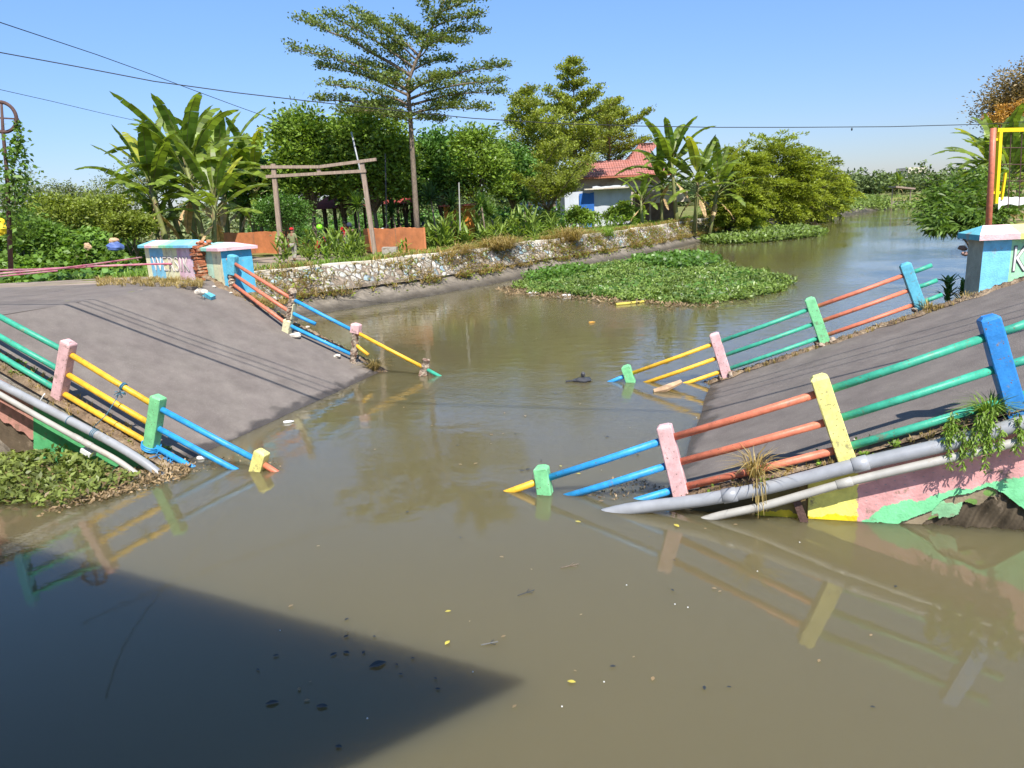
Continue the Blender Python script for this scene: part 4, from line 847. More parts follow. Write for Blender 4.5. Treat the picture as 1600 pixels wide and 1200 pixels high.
# ------------------------------------------------------------------ bananas
BG = 'banana plants on the left bank'; protos = [banana(4.3, 21, 19, 3.3, .06), banana(3.4, 22, 16, 3.0, .14), banana(3.8, 23, 17, 3.0, .08, 3), banana(2.3, 24, 11, 2.4, .04, 1)]
used = set()
def put_banana(i, p, rz, s, label, group):
    if i not in used:
        used.add(i); r = protos[i]; r.location = tuple(map(float, p)); r.rotation_euler = (0, 0, rz); r.scale = (s, s, s); r['label'] = label; r['group'] = group; r['category'] = 'banana plant'; return r
    return dup(protos[i], p, rz, s, label, group)
for i, x, Y, rz, s, lb in ((0, 318, 38, .4, 1.12, 'tallest banana plant of the left cluster with leaves standing against the sky'), (2, 262, 37, 2.2, 1.05, 'leftmost tall banana plant with leaves reaching out over the vines'), (1, 285, 40, 4.1, 1.1, 'banana plant in the left cluster just behind the leftmost tall one'),
        (0, 352, 49, 3.0, 1.22, 'banana plant at the right side of the left cluster with broad sunlit leaves'), (2, 392, 50, 5.2, 1.2, 'rightmost banana plant of the left cluster, next to the yellow green tree'), (1, 325, 36.5, 1.2, .95, 'shorter banana plant in front of the tallest one'), (3, 240, 39, .3, .9, 'small banana plant low at the left of the cluster'), (0, 300, 44, 5.0, 1.1, 'banana plant at the back of the left cluster'), (1, 372, 53, .9, 1.3, 'banana plant at the back right of the left cluster')):
    b0 = W(x, 352, Y); b0[2] = gz(b0[0], Y)-.05; put_banana(i, b0, rz, s, lb, BG)
HG = 'banana plants by the red roofed house'
for i, x, Y, rz, s, lb in ((0, 1058, 63, .2, 1.18, 'tall banana plant with upright leaves in front of the red roofed house'), (1, 1034, 64, 2.0, 1.0, 'banana plant left of the tall one before the house, touching the roof'), (2, 1085, 64, 4.0, 1.25, 'yellowish banana plant leaning towards the feathery trees'), (2, 1108, 66, 5.3, 1.2, 'drooping banana plant nearest the feathery trees'), (3, 1004, 60, 1.0, .9, 'young banana plant low on the bank before the white fence')):
    b0 = W(x, 345, Y); b0[2] = gz(b0[0], Y)-.05; put_banana(i, b0, rz, s, lb, HG)
RG = 'banana plants on the right bank'
for i, x, Y, rz, s, lb in ((2, 1548, 34, 5.0, .72, 'low banana plant just behind the brown gate pole'), (3, 1575, 33, .7, .9, 'short bushy banana plant filling the lower gate mesh'), (0, 1560, 36, 1.0, .74, 'dark banana plant behind the yellow gate frame'), (2, 1530, 38, 2.5, .78, 'banana plant left of the brown gate pole, leaves over the water'), (1, 1508, 41, 4.4, .80, 'banana plant farthest out over the right bank'), (0, 1610, 38, 3.3, .74, 'banana plant seen through the mesh at the right picture edge'), (1, 1585, 41, 5.5, .84, 'banana plant at the back right behind the gate mesh')):
    b0 = W(x, 330, Y); b0[0] = max(b0[0], rb(Y)+.9); b0[2] = gz(b0[0], Y)-.05; put_banana(i, b0, rz, s, lb, RG)

# ------------------------------------------------------------------ lilies and dracaenas along the left bank
lp = [lily(1.0, 31), lily(1.25, 32, 20), lily(.75, 33, 14, fresh, .045)]
for r in lp: r['label'] = 'broad leaved lily plant growing along the canal bank edge'; r['group'] = 'lily plants along the canal bank'
first = [True]*3; lil = []
def lily_at(x, y, i, s):
    q = G(x, y, 1.70); q[0] = min(q[0], capx(q[1])-.35); p = (q[0], q[1], gz(q[0], q[1])-.05)
    lb = [v for k, v in ((462, 'broad leaved lily plant beside the path left of the person in the red cap'), (535, 'broad leaved lily plant in the clump between the person and the helmeted rider'), (600, 'broad leaved lily plant in front of the right post of the wooden frame'), (665, 'broad leaved lily plant growing in front of the right orange wall'), (740, 'broad leaved lily plant between the orange wall and the orange kiosk'), (800, 'broad leaved lily plant below the bright dracaena palm'), (870, 'broad leaved lily plant under the slender tiered tree'), (2000, 'small leafy plant on the bank before the white fence')) if x < k][0]
    if first[i]: first[i] = False; lp[i].location = p; lp[i].scale = (s, s, s); lp[i]['label'] = lb
    else: dup(lp[i], p, rng.uniform(0, 6.28), s, lb)
for x, y in ((480, 402), (492, 406), (505, 398), (515, 408), (525, 400), (538, 404), (548, 398), (560, 402), (572, 400), (498, 394), (530, 394), (555, 394), (630, 396), (668, 388), (680, 384), (690, 388), (700, 382), (712, 386), (722, 380), (735, 384), (748, 379), (760, 381), (770, 375), (784, 378), (795, 372), (810, 376), (822, 370), (836, 372), (673, 378), (676, 389), (688, 381), (697, 388), (714, 379), (728, 386), (739, 378), (752, 384), (764, 374), (779, 382), (790, 377), (802, 371), (816, 368), (829, 376), (845, 371), (858, 369), (512, 403), (522, 406), (545, 407), (553, 402), (486, 408), (706, 375), (742, 373), (775, 369), (850, 366), (866, 366), (445, 412), (880, 362), (905, 360), (920, 358), (935, 359), (950, 356), (965, 357), (990, 354), (1000, 352)):
    lily_at(x+rng.uniform(-3, 3), y, int(rng.integers(0, 3)) if x < 870 else 2, rng.uniform(.85, 1.2)*(1.45 if 660 < x < 980 else 1.05))
for x, Y, h, m_, s_, lb in ((757, 44, 2.5, drac, 1, 'bright dracaena palm with a spiky ball crown, second from the orange kiosk'), (705, 45, 2.5, dracd, 1, 'dark dracaena palm with a spiky crown over the orange kiosk'), (775, 45, 1.9, drac, 1, 'small leaning dracaena palm just right of the bright one'), (455, 46, 3.3, drac, 1.1, 'dracaena palm above the round bush left of the frame'), (560, 44, 2.8, drac, 1, 'yellow green dracaena palm beside the right post of the wooden frame'), (680, 43.5, 3.0, dracd, 1.1, 'dark dracaena palm immediately right of the tall trunk'), (820, 50, 2.8, dracd, 1, 'dark dracaena palm near the slender tiered tree'), (618, 46, 2.4, dracd, 1, 'dark dracaena palm left of the tall trunk')):
    p = W(x, 340, Y); r = dracaena(h, int(x), m_, 110, .95*s_, .045, .22 if x in (775, 705) else .08); r.location = (float(p[0]), Y, gz(p[0], Y)-.05); r['label'] = lb

# ------------------------------------------------------------------ orange walls, wooden frame, gate objects
def slab_wall(a, b_, h, label, jag=.0):
    X = nz((b_-a)*[1, 1, 0]); Z = np.array([0, 0, 1.]); Y = np.cross(Z, X); ln = np.linalg.norm((b_-a)*[1, 1, 0]); n = 30; mb = M(); root = thing('rendered_wall', a, label, 'wall', 'orange rendered brick walls by the gateway')
    tops = [h*(1+.02*math.sin(i*.4)+rng.uniform(-.012, .012)) for i in range(n+1)]; V = []
    for i in range(n+1):
        p = a+X*ln*i/n; V += [p-Z*.3, p+Z*tops[i], p+Z*tops[i]+Y*.14, p-Z*.3+Y*.14]
    mb.add(V, [(4*i+j, 4*(i+1)+j, 4*(i+1)+(j+1) % 4, 4*i+(j+1) % 4) for i in range(n) for j in range(4)]+[(3, 2, 1, 0), (4*n, 4*n+1, 4*n+2, 4*n+3)]); build('wall_body', mb, orange, root)
    mb = M(); i0 = ln*.72 if a[0] > -6 else ln*.55; mb.box(a+X*i0-Y*.003+Z*h*.45, .012, .004, h*.5, ax=[X, Y, Z]); build('joint', mb, soil, root)
a = G(342, 392, 2.0); a, b_ = G(341, 396, 1.72), G(451, 396, 1.68)
slab_wall(a, b_, 1.28, 'longer faded orange wall left of the wooden frame')
slab_wall(G(571, 395, 1.68), G(664, 395, 1.68), 1.30, 'orange wall with a vertical crack below the tall pagoda tree')
fr_ = thing('wooden_frame', W(438, 392, 39.5)*[1, 1, 0]+[0, 0, 1.68], 'weathered timber frame of two posts and two crossbeams standing as a gateway', 'frame'); fb = lambda x, y, d=0: W(x, y, 39.5+d)
for nm_, A_, B_, w1, w2 in (('post', (440, 397), (427, 256), .10, .11), ('post', (586, 397), (565, 250), .10, .11), ('upper_beam', (408, 261), (588, 249), .09, .075), ('lower_beam', (416, 276), (572, 267), .085, .075), ('strut', (497, 264), (500, 270), .08, .09)):
    mb = M(); p, q = fb(*A_, -.07 if 'beam' in nm_ else 0), fb(*B_, -.07 if 'beam' in nm_ else 0)
    if nm_ == 'upper_beam':
        m_ = (p+q)/2-[0, 0, .18]; mb.bar(p, m_, w1, w2); mb.bar(m_+(m_-p)*.001, q, w1, w2)
    else: mb.bar(p, q, w1, w2)
    build(nm_, mb, wood, fr_)
mb = M(); mb.tube([fb(582, 356, .5), fb(566, 280, .5), fb(549, 206, .5)], [.06, .05, .04], 6); tag(build('metal_pole', mb, pvc, None, True), 'thin leaning grey pole rising behind the right post of the wooden frame', 'pole')
mb = M(); p = G(611, 399, 1.68); p[1] -= .2; mb.box(p+[0, 0, .18], .40, .25, .26, jit=.05, taper=.9); tag(build('stone_block', mb, concrete, None), 'low grey stone block in front of the right orange wall', 'stone block')
for x, y0_, y1_, lb in ((717, 285, 345, 'thin pale pole standing before the orange kiosk'), (602, 240, 345, 'thin dark pole left of the tall trunk')):
    mb = M(); mb.tube([W(x, y0_, 42), W(x+2, y1_+15, 42)], .035, 5); tag(build('metal_pole', mb, pvcw if x > 700 else dark, None), lb, 'pole')

# ------------------------------------------------------------------ people
def skinmesh(name, V, E_, Rr, m_, parent, sub=2, root=0):
    me = bpy.data.meshes.new(name); me.from_pydata([tuple(v) for v in V], E_, []); o = bpy.data.objects.new(name, me); COL.objects.link(o)
    sk = o.modifiers.new('s', 'SKIN'); sk.use_smooth_shade = True
    for i, r in enumerate(Rr):
        q = me.skin_vertices[0].data[i]; q.radius = r if isinstance(r, tuple) else (r, r); q.use_root = (i == root)
    ss = o.modifiers.new('u', 'SUBSURF'); ss.levels = ss.render_levels = sub
    m2 = bpy.data.meshes.new_from_object(o.evaluated_get(bpy.context.evaluated_depsgraph_get())); bpy.data.objects.remove(o); bpy.data.meshes.remove(me)
    m2.materials.clear(); ob = bpy.data.objects.new(name, m2); COL.objects.link(ob); m2.materials.append(m_); m2.shade_smooth(); ob.parent = parent; return ob
def person(loc, rz, s, label, J, shirt, trousers, hat=None, hair=True, shirt_len=1):
    """J: joint positions (facing -y, metres, standing height 1.7): dict overriding defaults"""
    root = thing('person', (0, 0, 0), label, 'person', rz=rz); root.scale = (s, s, s)
    D = dict(pel=(0, 0, .92), wst=(0, 0, 1.08), chs=(0, 0, 1.28), nck=(0, 0, 1.45), hdb=(0, -.01, 1.53), hdt=(0, -.02, 1.66), shl=(.17, 0, 1.40), shr=(-.17, 0, 1.40), ell=(.25, .03, 1.14), elr=(-.25, .03, 1.14), wrl=(.24, -.08, .90), wrr=(-.24, -.08, .90),
             hpl=(.09, 0, .88), hpr=(-.09, 0, .88), knl=(.10, -.03, .48), knr=(-.10, -.03, .48), anl=(.10, .03, .09), anr=(-.10, .03, .09)); D.update(J)
    K = ['pel', 'wst', 'chs', 'nck', 'hdb', 'hdt', 'shl', 'ell', 'wrl', 'shr', 'elr', 'wrr', 'hpl', 'knl', 'anl', 'hpr', 'knr', 'anr']; ix = {k: i for i, k in enumerate(K)}; V = [np.array(D[k], float) for k in K]
    E_ = [(0, 1), (1, 2), (2, 3), (3, 4), (4, 5), (2, 6), (6, 7), (7, 8), (2, 9), (9, 10), (10, 11), (0, 12), (12, 13), (13, 14), (0, 15), (15, 16), (16, 17)]
    Rr = [(.14, .10), (.13, .095), (.16, .11), .055, .085, .078, .055, .042, .026, .055, .042, .026, .085, .06, .04, .085, .06, .04]
    for sd, e, wr_ in ((1, 'ell', 'wrl'), (-1, 'elr', 'wrr')):      # hands: palm, four bent fingers of unequal length, thumb
        w_ = V[ix[wr_]]; d = nz(w_-V[ix[e]]); si = nz(np.cross(d, [1, 0, 0])); pw = len(V); V.append(w_+d*.06); E_.append((ix[wr_], pw)); Rr.append((.034, .018))
        for q, (o_, l_) in enumerate(((-.03, .065), (-.01, .075), (.01, .07), (.03, .055))):
            b_ = len(V); V += [w_+d*.085+si*o_, w_+d*(.085+l_*.55)+si*o_*1.1, w_+d*(.085+l_*.9)+si*o_*1.1+np.array([-sd*.02, 0, 0])]; Rr += [.009, .0085, .007]; E_ += [(pw, b_), (b_, b_+1), (b_+1, b_+2)]
        b_ = len(V); V += [w_+d*.03+si*-.035, w_+d*.07+si*-.055+np.array([-sd*.015, 0, 0])]; Rr += [.011, .009]; E_ += [(ix[wr_], b_), (b_, b_+1)]
    for sd, a_ in ((1, 'anl'), (-1, 'anr')):
        b_ = len(V); V += [V[ix[a_]]+[0, -.06, -.05], V[ix[a_]]+[0, -.17, -.06]]; Rr += [(.045, .035), (.04, .025)]; E_ += [(ix[a_], b_), (b_, b_+1)]
    skinmesh('body', V, E_, Rr, skin_m, root, 1)
    g = lambda *k: [np.array(D[q], float) for q in k]
    Vs = g('pel', 'wst', 'chs', 'nck', 'shl', 'ell', 'shr', 'elr'); Vs[3] = Vs[3]-(Vs[3]-Vs[2])*.25
    Vs[5] = Vs[4]+(Vs[5]-Vs[4])*.85; Vs[7] = Vs[6]+(Vs[7]-Vs[6])*.85
    skinmesh('shirt', Vs, [(0, 1), (1, 2), (2, 3), (2, 4), (4, 5), (2, 6), (6, 7)], [(.165, .125), (.155, .12), (.18, .13), .075, .078, .068, .078, .068], shirt, root)
    Vt = g('pel', 'hpl', 'knl', 'anl', 'hpr', 'knr', 'anr'); Vt = Vt[:1]+Vt[1:3]+[Vt[3]+[0, 0, .03]]+Vt[4:6]+[Vt[6]+[0, 0, .03]]
    skinmesh('trousers', Vt, [(0, 1), (1, 2), (2, 3), (0, 4), (4, 5), (5, 6)], [(.155, .115), .105, .08, .065, .105, .08, .065], trousers, root)
    hd = np.array(D['hdt']); up = nz(hd-np.array(D['hdb'])); mb = M()
    mb.ball(hd+[0, .015, .015], .088, .10, .085, 12, 8); build('hair', mb, black, root, True)
    mb = M(); mb.ball(hd+[0, -.088, -.06], .014, .022, .02, 8, 6); build('nose', mb, skin_m, root, True)
    if hat:
        mb = M()
        if hat[1] == 'cap': mb.ball(hd+[0, .01, .035], .105, .118, .085, 14, 8); mb.box(hd+[0, -.14, .02], .07, .055, .008)
        else: mb.ball(hd+[0, .01, .01], .135, .15, .14, 14, 9); 
        build('cap' if hat[1] == 'cap' else 'helmet', mb, hat[0], root, True)
    root.location = tuple(map(float, loc)); return root
stripe = bpy.data.materials.new('striped_cloth'); stripe.use_nodes = True; t = stripe.node_tree; tc = N(t, 'ShaderNodeTexCoord'); wv = N(t, 'ShaderNodeTexWave', bands_direction='Z'); wv.inputs['Scale'].default_value = 5.2; t.links.new(tc.outputs['Object'], wv.inputs[0])
rp = N(t, 'ShaderNodeValToRGB'); rp.color_ramp.interpolation = 'CONSTANT'; rp.color_ramp.elements[0].color = (.30, .30, .14, 1); rp.color_ramp.elements[1].color = (.07, .08, .05, 1); rp.color_ramp.elements[1].position = .62; t.links.new(wv.outputs[1], rp.inputs[0]); t.links.new(rp.outputs[0], t.nodes['Principled BSDF'].inputs[0]); t.nodes['Principled BSDF'].inputs['Roughness'].default_value = .9
cl = lambda n, c, **k: mat(n, c, .9, .2, 8, **k)
red, greyc, whitec2, batik, navy, pinkc = cl('red_cloth', (.62, .02, .025)), cl('grey_trousers', (.30, .28, .24)), cl('white_cloth', (.62, .62, .62)), cl('batik_cloth', (.30, .17, .10), col2=(.08, .05, .04), thr=(.49, .52)), cl('navy_cloth', (.03, .035, .06)), cl('magenta_cloth', (.55, .06, .10))
BATS = MATS['batik_cloth']; BATS.node_tree.nodes
pp = G(461, 408, 1.70)
person(pp*[1, 1, 0]+[0, 0, gz(pp[0], pp[1])], rad(170), .93, 'person in a red cap, striped shirt and grey trousers walking away along the path', dict(knl=(.10, -.12, .50), anl=(.10, -.08, .11), knr=(-.10, .0, .48), anr=(-.10, .20, .12), ell=(.27, .02, 1.15), wrl=(.27, -.06, .92)), stripe, greyc, (red, 'cap'))
def gnd(x, Y): p = W(x, 350, Y); return np.array([p[0], Y, gz(p[0], Y)])
sit = dict(pel=(0, 0, .78), wst=(0, -.03, .95), chs=(0, -.08, 1.16), nck=(0, -.11, 1.33), hdb=(0, -.12, 1.41), hdt=(0, -.13, 1.54), shl=(.17, -.09, 1.28), shr=(-.17, -.09, 1.28), ell=(.25, -.2, 1.06), elr=(-.25, -.2, 1.06), wrl=(.22, -.42, 1.0), wrr=(-.22, -.42, 1.0), hpl=(.1, -.03, .75), hpr=(-.1, -.03, .75), knl=(.2, -.36, .62), knr=(-.2, -.36, .62), anl=(.2, -.3, .2), anr=(-.2, -.3, .2))
person(gnd(547, 39.3), rad(-14), 1.02, 'person in a dark helmet and brown batik shirt sitting on a motorbike behind the lilies', sit, batik, navy, (navy, 'helmet'))
bend = dict(wst=(0, -.12, 1.02), chs=(0, -.32, 1.14), nck=(0, -.44, 1.24), hdb=(0, -.5, 1.28), hdt=(0, -.6, 1.35), shl=(.17, -.35, 1.2), shr=(-.17, -.35, 1.2), ell=(.2, -.42, .95), elr=(-.2, -.42, .95), wrl=(.15, -.55, .8), wrr=(-.15, -.55, .8))
person(gnd(592, 43), rad(60), 1, 'person in a white shirt bending forward behind the right post of the wooden frame', bend, whitec2, navy)
person(gnd(538, 43.5), rad(20), 1, 'person in a red shirt standing just left of the helmeted rider', {}, red, navy)
person(gnd(627, 44), rad(-20), .98, 'person in a bright magenta shirt sitting low behind the right orange wall', {k: tuple(np.array(v)-[0, 0, .12]) for k, v in sit.items() if k[:2] != 'an'}, pinkc, navy)
person(gnd(655+10, 47), rad(10), 1, 'person in dark clothes standing in the shade right of the tall trunk', {}, navy, navy)
def motorbike(label, loc, rz, bodym):
    root = thing('motorbike', loc, label, 'motorbike', 'motorbikes parked behind the lilies', rz=rz)
    b_ = Vector(loc); R_ = Matrix.Rotation(rz, 3, 'Z')
    def bd(nm_, mb, m_, par=root, sm_=True):
        me = bpy.data.meshes.new(nm_); me.from_pydata(mb.v, [], mb.f); o = bpy.data.objects.new(nm_, me); COL.objects.link(o); me.materials.append(m_); o.parent = par
        if sm_: me.shade_smooth()
        return o
    ax = [np.array([0, 1., 0]), np.array([0, 0, 1.]), np.array([1., 0, 0])]
    for y in (-.62, .60):
        mb = M(); mb.torus((0, y, .29), .24, .05, ax, 28, 8); w_ = bd('wheel', mb, black)
        mb = M(); mb.torus((0, y, .29), .19, .012, ax, 24, 6); mb.tube([(-.05, y, .29), (.05, y, .29)], .04, 8)
        for k in range(8): q = k*math.pi/4; mb.tube([(0, y, .29), (0, y+.19*math.cos(q), .29+.19*math.sin(q))], .006, 4)
        bd('rim', mb, chrome, w_)
    mb = M(); mb.tube([(0, .72, .72), (0, .45, .66), (0, .15, .50), (0, -.12, .44), (0, -.32, .60), (0, -.42, .88)], [.05, .11, .13, .10, .12, .09], 10); bd('body', mb, bodym)
    mb = M(); mb.tube([(0, .74, .79), (0, .5, .78), (0, .2, .76), (0, .05, .74)], [.05, .115, .125, .06], 10); bd('seat', mb, black)
    for s_ in (-1, 1): mb = M(); mb.tube([(s_*.08, -.40, .85), (s_*.075, -.62, .29)], .022, 6); bd('fork', mb, dark)
    mb = M(); mb.tube([(-.33, -.30, 1.02), (-.12, -.40, .98), (.12, -.40, .98), (.33, -.30, 1.02)], .016, 6); hb = bd('handlebar', mb, dark)
    for s_ in (-1, 1):
        mb = M(); mb.tube([(s_*.2, -.36, 1.0), (s_*.26, -.36, 1.18)], .007, 4); mb.ball((s_*.28, -.37, 1.21), .065, .015, .045, 10, 6); bd('mirror', mb, dark, hb)
    mb = M(); mb.ball((0, -.50, .86), .085, .06, .075, 10, 7); bd('headlight', mb, chrome)
    mb = M(); mb.ball((0, .80, .70), .06, .03, .035, 8, 6); bd('tail_light', mb, red)
    mb = M(); mb.tube([(.12, -.05, .28), (.13, .3, .28), (.15, .7, .36)], [.025, .035, .045], 8); bd('exhaust', mb, chrome)
    mb = M(); mb.torus((0, -.62, .29), .31, .02, ax, 16, 5); mb.v = [v for v in mb.v]; mb.f = [f for f in mb.f if all(mb.v[i][2] > .38 for i in f)]; bd('mudguard', mb, bodym)
    return root
mred, mblk = mat('red_bodywork', (.55, .03, .04), .25, .1, 5, spec=.6), mat('black_bodywork', (.03, .03, .035), .22, .1, 5, spec=.6)
motorbike('black motorbike under the helmeted rider', tuple(gnd(547, 39.4)), rad(-14), mblk)
motorbike('black motorbike with a raised mirror, left of the helmeted rider', tuple(gnd(518, 39.8)), rad(-30), mblk)
motorbike('red and white motorbike leftmost behind the lilies', tuple(gnd(487, 42)), rad(60), mred)
motorbike('red motorbike in the shade just behind the leftmost one', tuple(gnd(500, 44.5)), rad(40), mred)
lime = mat('lime_plastic', (.25, .75, .03), .3, .05, 5); p = W(499, 355, 40.8); mb = M(); mb.ball(p, .17, .17, .16, 12, 8); tag(build('lime_helmet', mb, lime, None, True), 'bright lime green helmet hanging beside the parked motorbikes', 'helmet')
# pavilion with maroon roof in the shade, orange kiosk
maroon = mat('maroon_roof', (.30, .06, .05), .8, .25, 3, .3, 20)
def pavilion(x0, x1, ytop, yeave, Y, label):
    A_, B_ = W(x0, yeave, Y), W(x1, yeave, Y); root = thing('pavilion', (A_[0], Y, 1.8), label, 'pavilion'); h = W(x0, ytop, Y)[2]-A_[2]; d = 4.0; mb = M(); z = (A_[2]+B_[2])/2; c_ = [(A_[0], Y, z), (B_[0], Y, z), (B_[0], Y+d, z), (A_[0], Y+d, z)]; i_ = (B_[0]-A_[0])*.28
    mb.add([*c_, (A_[0]+i_, Y+d/2, z+h), (B_[0]-i_, Y+d/2, z+h)], [(0, 1, 5, 4), (1, 2, 5), (2, 3, 4, 5), (3, 0, 4), (3, 2, 1, 0)]); build('roof', mb, maroon, root)
    for k in range(5):
        for yy in (Y+.3, Y+d-.3): mb = M(); x = A_[0]+.3+(B_[0]-A_[0]-.6)*k/4; mb.box((x, yy, (1.7+z)/2), .08, .08, (z-1.7)/2); build('post', mb, barkd, root)
    mb = M(); mb.box(((A_[0]+B_[0])/2, Y+d/2, 1.85), (B_[0]-A_[0])/2-.2, d/2-.2, .12); build('floor_slab', mb, concrete, root)
pavilion(480, 560, 305, 326, 50, 'open park pavilion with a maroon roof in the tree shade behind the frame'); pavilion(590, 650, 300, 318, 52, 'second maroon roofed pavilion mostly hidden left of the tall trunk')
kioskm = mat('orange_kiosk_wall', (.66, .24, .04), .7, .2, 3, .4, 12, stretch=(1, 1, 8))
A_, B_ = W(695, 352, 47), W(742, 352, 47); kt = thing('kiosk', (A_[0], 47, 1.8), 'bright orange slatted kiosk under the dracaena palms', 'kiosk'); mb = M(); zt = W(718, 322, 47)[2]
for k in range(9): z = 1.8+(zt-1.8)*(k+.5)/9; mb.box(((A_[0]+B_[0])/2, 47.0, z), (B_[0]-A_[0])/2, .03, (zt-1.8)/19)
build('slat_wall', mb, kioskm, kt); mb = M(); mb.box(((A_[0]+B_[0])/2, 48.2, (zt+1.8)/2), (B_[0]-A_[0])/2-.02, 1.15, (zt-1.8)/2); build('kiosk_body', mb, orange, kt); mb = M(); mb.box(((A_[0]+B_[0])/2, 48, zt+.06), (B_[0]-A_[0])/2+.25, 1.5, .05); build('roof', mb, maroon, kt)

# ------------------------------------------------------------------ house with red tiled roof, white fence
for x, Y, w_, yt, yb, lb in ((975, 62.5, 60, 318, 350, 'low fresh green shrub in front of the long white fence'), (905, 60, 46, 326, 352, 'grass green shrub hiding the foot of the blue door')):
    px_tree(x, yt, yb, w_, Y, mango if Y < 66 else hedge, lb, ncl=40, nl=90, lsz=.28, name='garden_shrub', cat='shrub', tr=.05)
tile = mat('red_roof_tiles', (.50, .205, .17), .85, .18, 2.2, 0, 10, col2=(.48, .16, .12), thr=(.5, .65))
t = tile.node_tree; tc = N(t, 'ShaderNodeTexCoord'); wv = N(t, 'ShaderNodeTexWave', bands_direction='Z'); wv.inputs['Scale'].default_value = 1.4; wv.inputs['Distortion'].default_value = .3; wx = N(t, 'ShaderNodeTexWave', bands_direction='X'); wx.inputs['Scale'].default_value = 1.3; ad = N(t, 'ShaderNodeMath', operation='ADD'); t.links.new(tc.outputs['Object'], wv.inputs[0]); t.links.new(tc.outputs['Object'], wx.inputs[0]); t.links.new(wv.outputs[1], ad.inputs[0]); t.links.new(wx.outputs[1], ad.inputs[1]); bp = N(t, 'ShaderNodeBump'); bp.inputs['Distance'].default_value = .12; t.links.new(ad.outputs[0], bp.inputs['Height']); t.links.new(bp.outputs[0], t.nodes['Principled BSDF'].inputs['Normal'])
housew = mat('house_wall', (.50, .42, .34), .9, .2, 2, .3, 15, col2=(.34, .24, .18), thr=(.5, .65)); whitew = mat('white_fence_sheet', (.50, .53, .58), .7, .12, 1.2, .3, 9, col2=(.45, .47, .5), thr=(.55, .65)); bluew = mat('blue_fence_sheet', (.02, .12, .42), .6, .15, 2)
HY = 71; hb_ = W(880, 345, HY); ht = thing('house', (hb_[0]+1, HY, 1.8), 'house with a stepped red tiled roof behind the white fence', 'house')
e0, e1 = W(868, 279, HY), W(1052, 270, HY); ze = (e0[2]+e1[2])/2; zr = W(945, 251, HY+3)[2]; zp = W(1015, 222, HY+4)[2]; x0, x1 = e0[0], e1[0]; D = 9.5
mb = M(); V = [(x0, HY, ze), (x1, HY, ze), (x1, HY+D, ze), (x0, HY+D, ze), (x0+2.6, HY+3, zr), (x1-2.0, HY+3, zr), (x1-2.0, HY+D-3, zr), (x0+2.6, HY+D-3, zr)]
mb.add(V, [(0, 1, 5, 4), (1, 2, 6, 5), (2, 3, 7, 6), (3, 0, 4, 7)]); u0, u1 = W(983, 250, HY+3)[0], x1-2.0; ca, cb = W(1002, 224, HY+4)[0], W(1034, 224, HY+4)[0]
mb.add([(u0, HY+3, zr-.02), (u1, HY+3, zr-.02), (u1, HY+D-3, zr-.02), (u0, HY+D-3, zr-.02), (ca, HY+D/2, zp), (cb, HY+D/2, zp)], [(0, 1, 5, 4), (1, 2, 5), (2, 3, 4, 5), (3, 0, 4)]); mb.add([V[4], (u0, HY+3, zr), (u0, HY+D-3, zr), V[7]], [(0, 1, 2, 3)])
build('roof', mb, tile, ht); mb = M(); mb.box(((x0+x1)/2, HY+D/2, ze-.10), (x1-x0)/2-.02, D/2-.02, .08); build('eave', mb, mat('eave_board', (.40, .14, .08), .8), ht)
mb = M(); mb.box(((x0+x1)/2, HY+D/2, (1.6+ze-.18)/2), (x1-x0)/2-1.0, D/2-1.0, (ze-.18-1.6)/2); build('wall', mb, housew, ht)
for xx in (.25, .55, .8): mb = M(); mb.box((x0+(x1-x0)*xx, HY+.98, 3.4), .5, .03, .55); w_ = build('window', mb, dark, ht); mb = M(); [mb.box((x0+(x1-x0)*xx+o_, HY+.94, 3.4), .04 if abs(o_) > .1 else .03, .04, .6) for o_ in (-.52, 0, .52)]; build('frame', mb, wood, w_)
FY = 65; fz = W(935, 290, FY)[2]
def sheetwall(nm_, px0, px1, ytop, m_, label, cat, Y=FY, wavy=.05):
    a_, b2_ = W(px0, ytop, Y), W(px1, ytop, Y); root = thing(nm_, (a_[0], Y, 1.7), label, cat); n = max(3, int((b2_[0]-a_[0])/.35)); mb = M(); V = []
    for i in range(n+1):
        x = a_[0]+(b2_[0]-a_[0])*i/n; y = Y+wavy*math.sin(i*1.9)+rng.uniform(-.02, .02); zt = a_[2]+rng.uniform(-.06, .06); V += [(x, y, 1.5), (x, y, zt), (x, y+.04, zt), (x, y+.04, 1.5)]
    mb.add(V, [(4*i+j, 4*(i+1)+j, 4*(i+1)+(j+1) % 4, 4*i+(j+1) % 4) for i in range(n) for j in range(4)]); build('panel', mb, m_, root)
    for i in range(0, n+1, 3): mb = M(); mb.box((V[4*i][0], Y+.1, (1.5+V[4*i][2])/2), .05, .05, (a_[2]-1.5)/2); build('post', mb, wood, root)
    return root
sheetwall('sheet_fence', 882, 914, 300, whitew, 'white sheet fence panel left of the blue door', 'fence'); sheetwall('sheet_door', 905, 928, 302, bluew, 'bright blue sheet metal door in the white fence', 'door', FY-.15, .01)
sheetwall('sheet_fence', 926, 986, 292, whitew, 'long rippled white sheet fence below the red roof', 'fence'); sheetwall('sheet_fence', 1102, 1128, 316, whitew, 'small white wall piece at the far end of the canal bank', 'fence', 73)
sheetwall('sheet_fence', 812, 870, 308, whitew, 'white fence section half hidden behind the slender tiered tree', 'fence', 66)
st_ = thing('shed', W(987, 345, 65)*[1, 1, 0]+[0, 0, 1.8], 'dark open shed with a thin pale roof sheet beside the bananas', 'shed'); A_, B_ = W(912, 291, 64.5), W(1018, 296, 64.5); mb = M(); mb.box((A_+B_)/2+[0, 1.6, 0], (B_[0]-A_[0])/2, 2.1, .05); build('roof', mb, capm, st_)
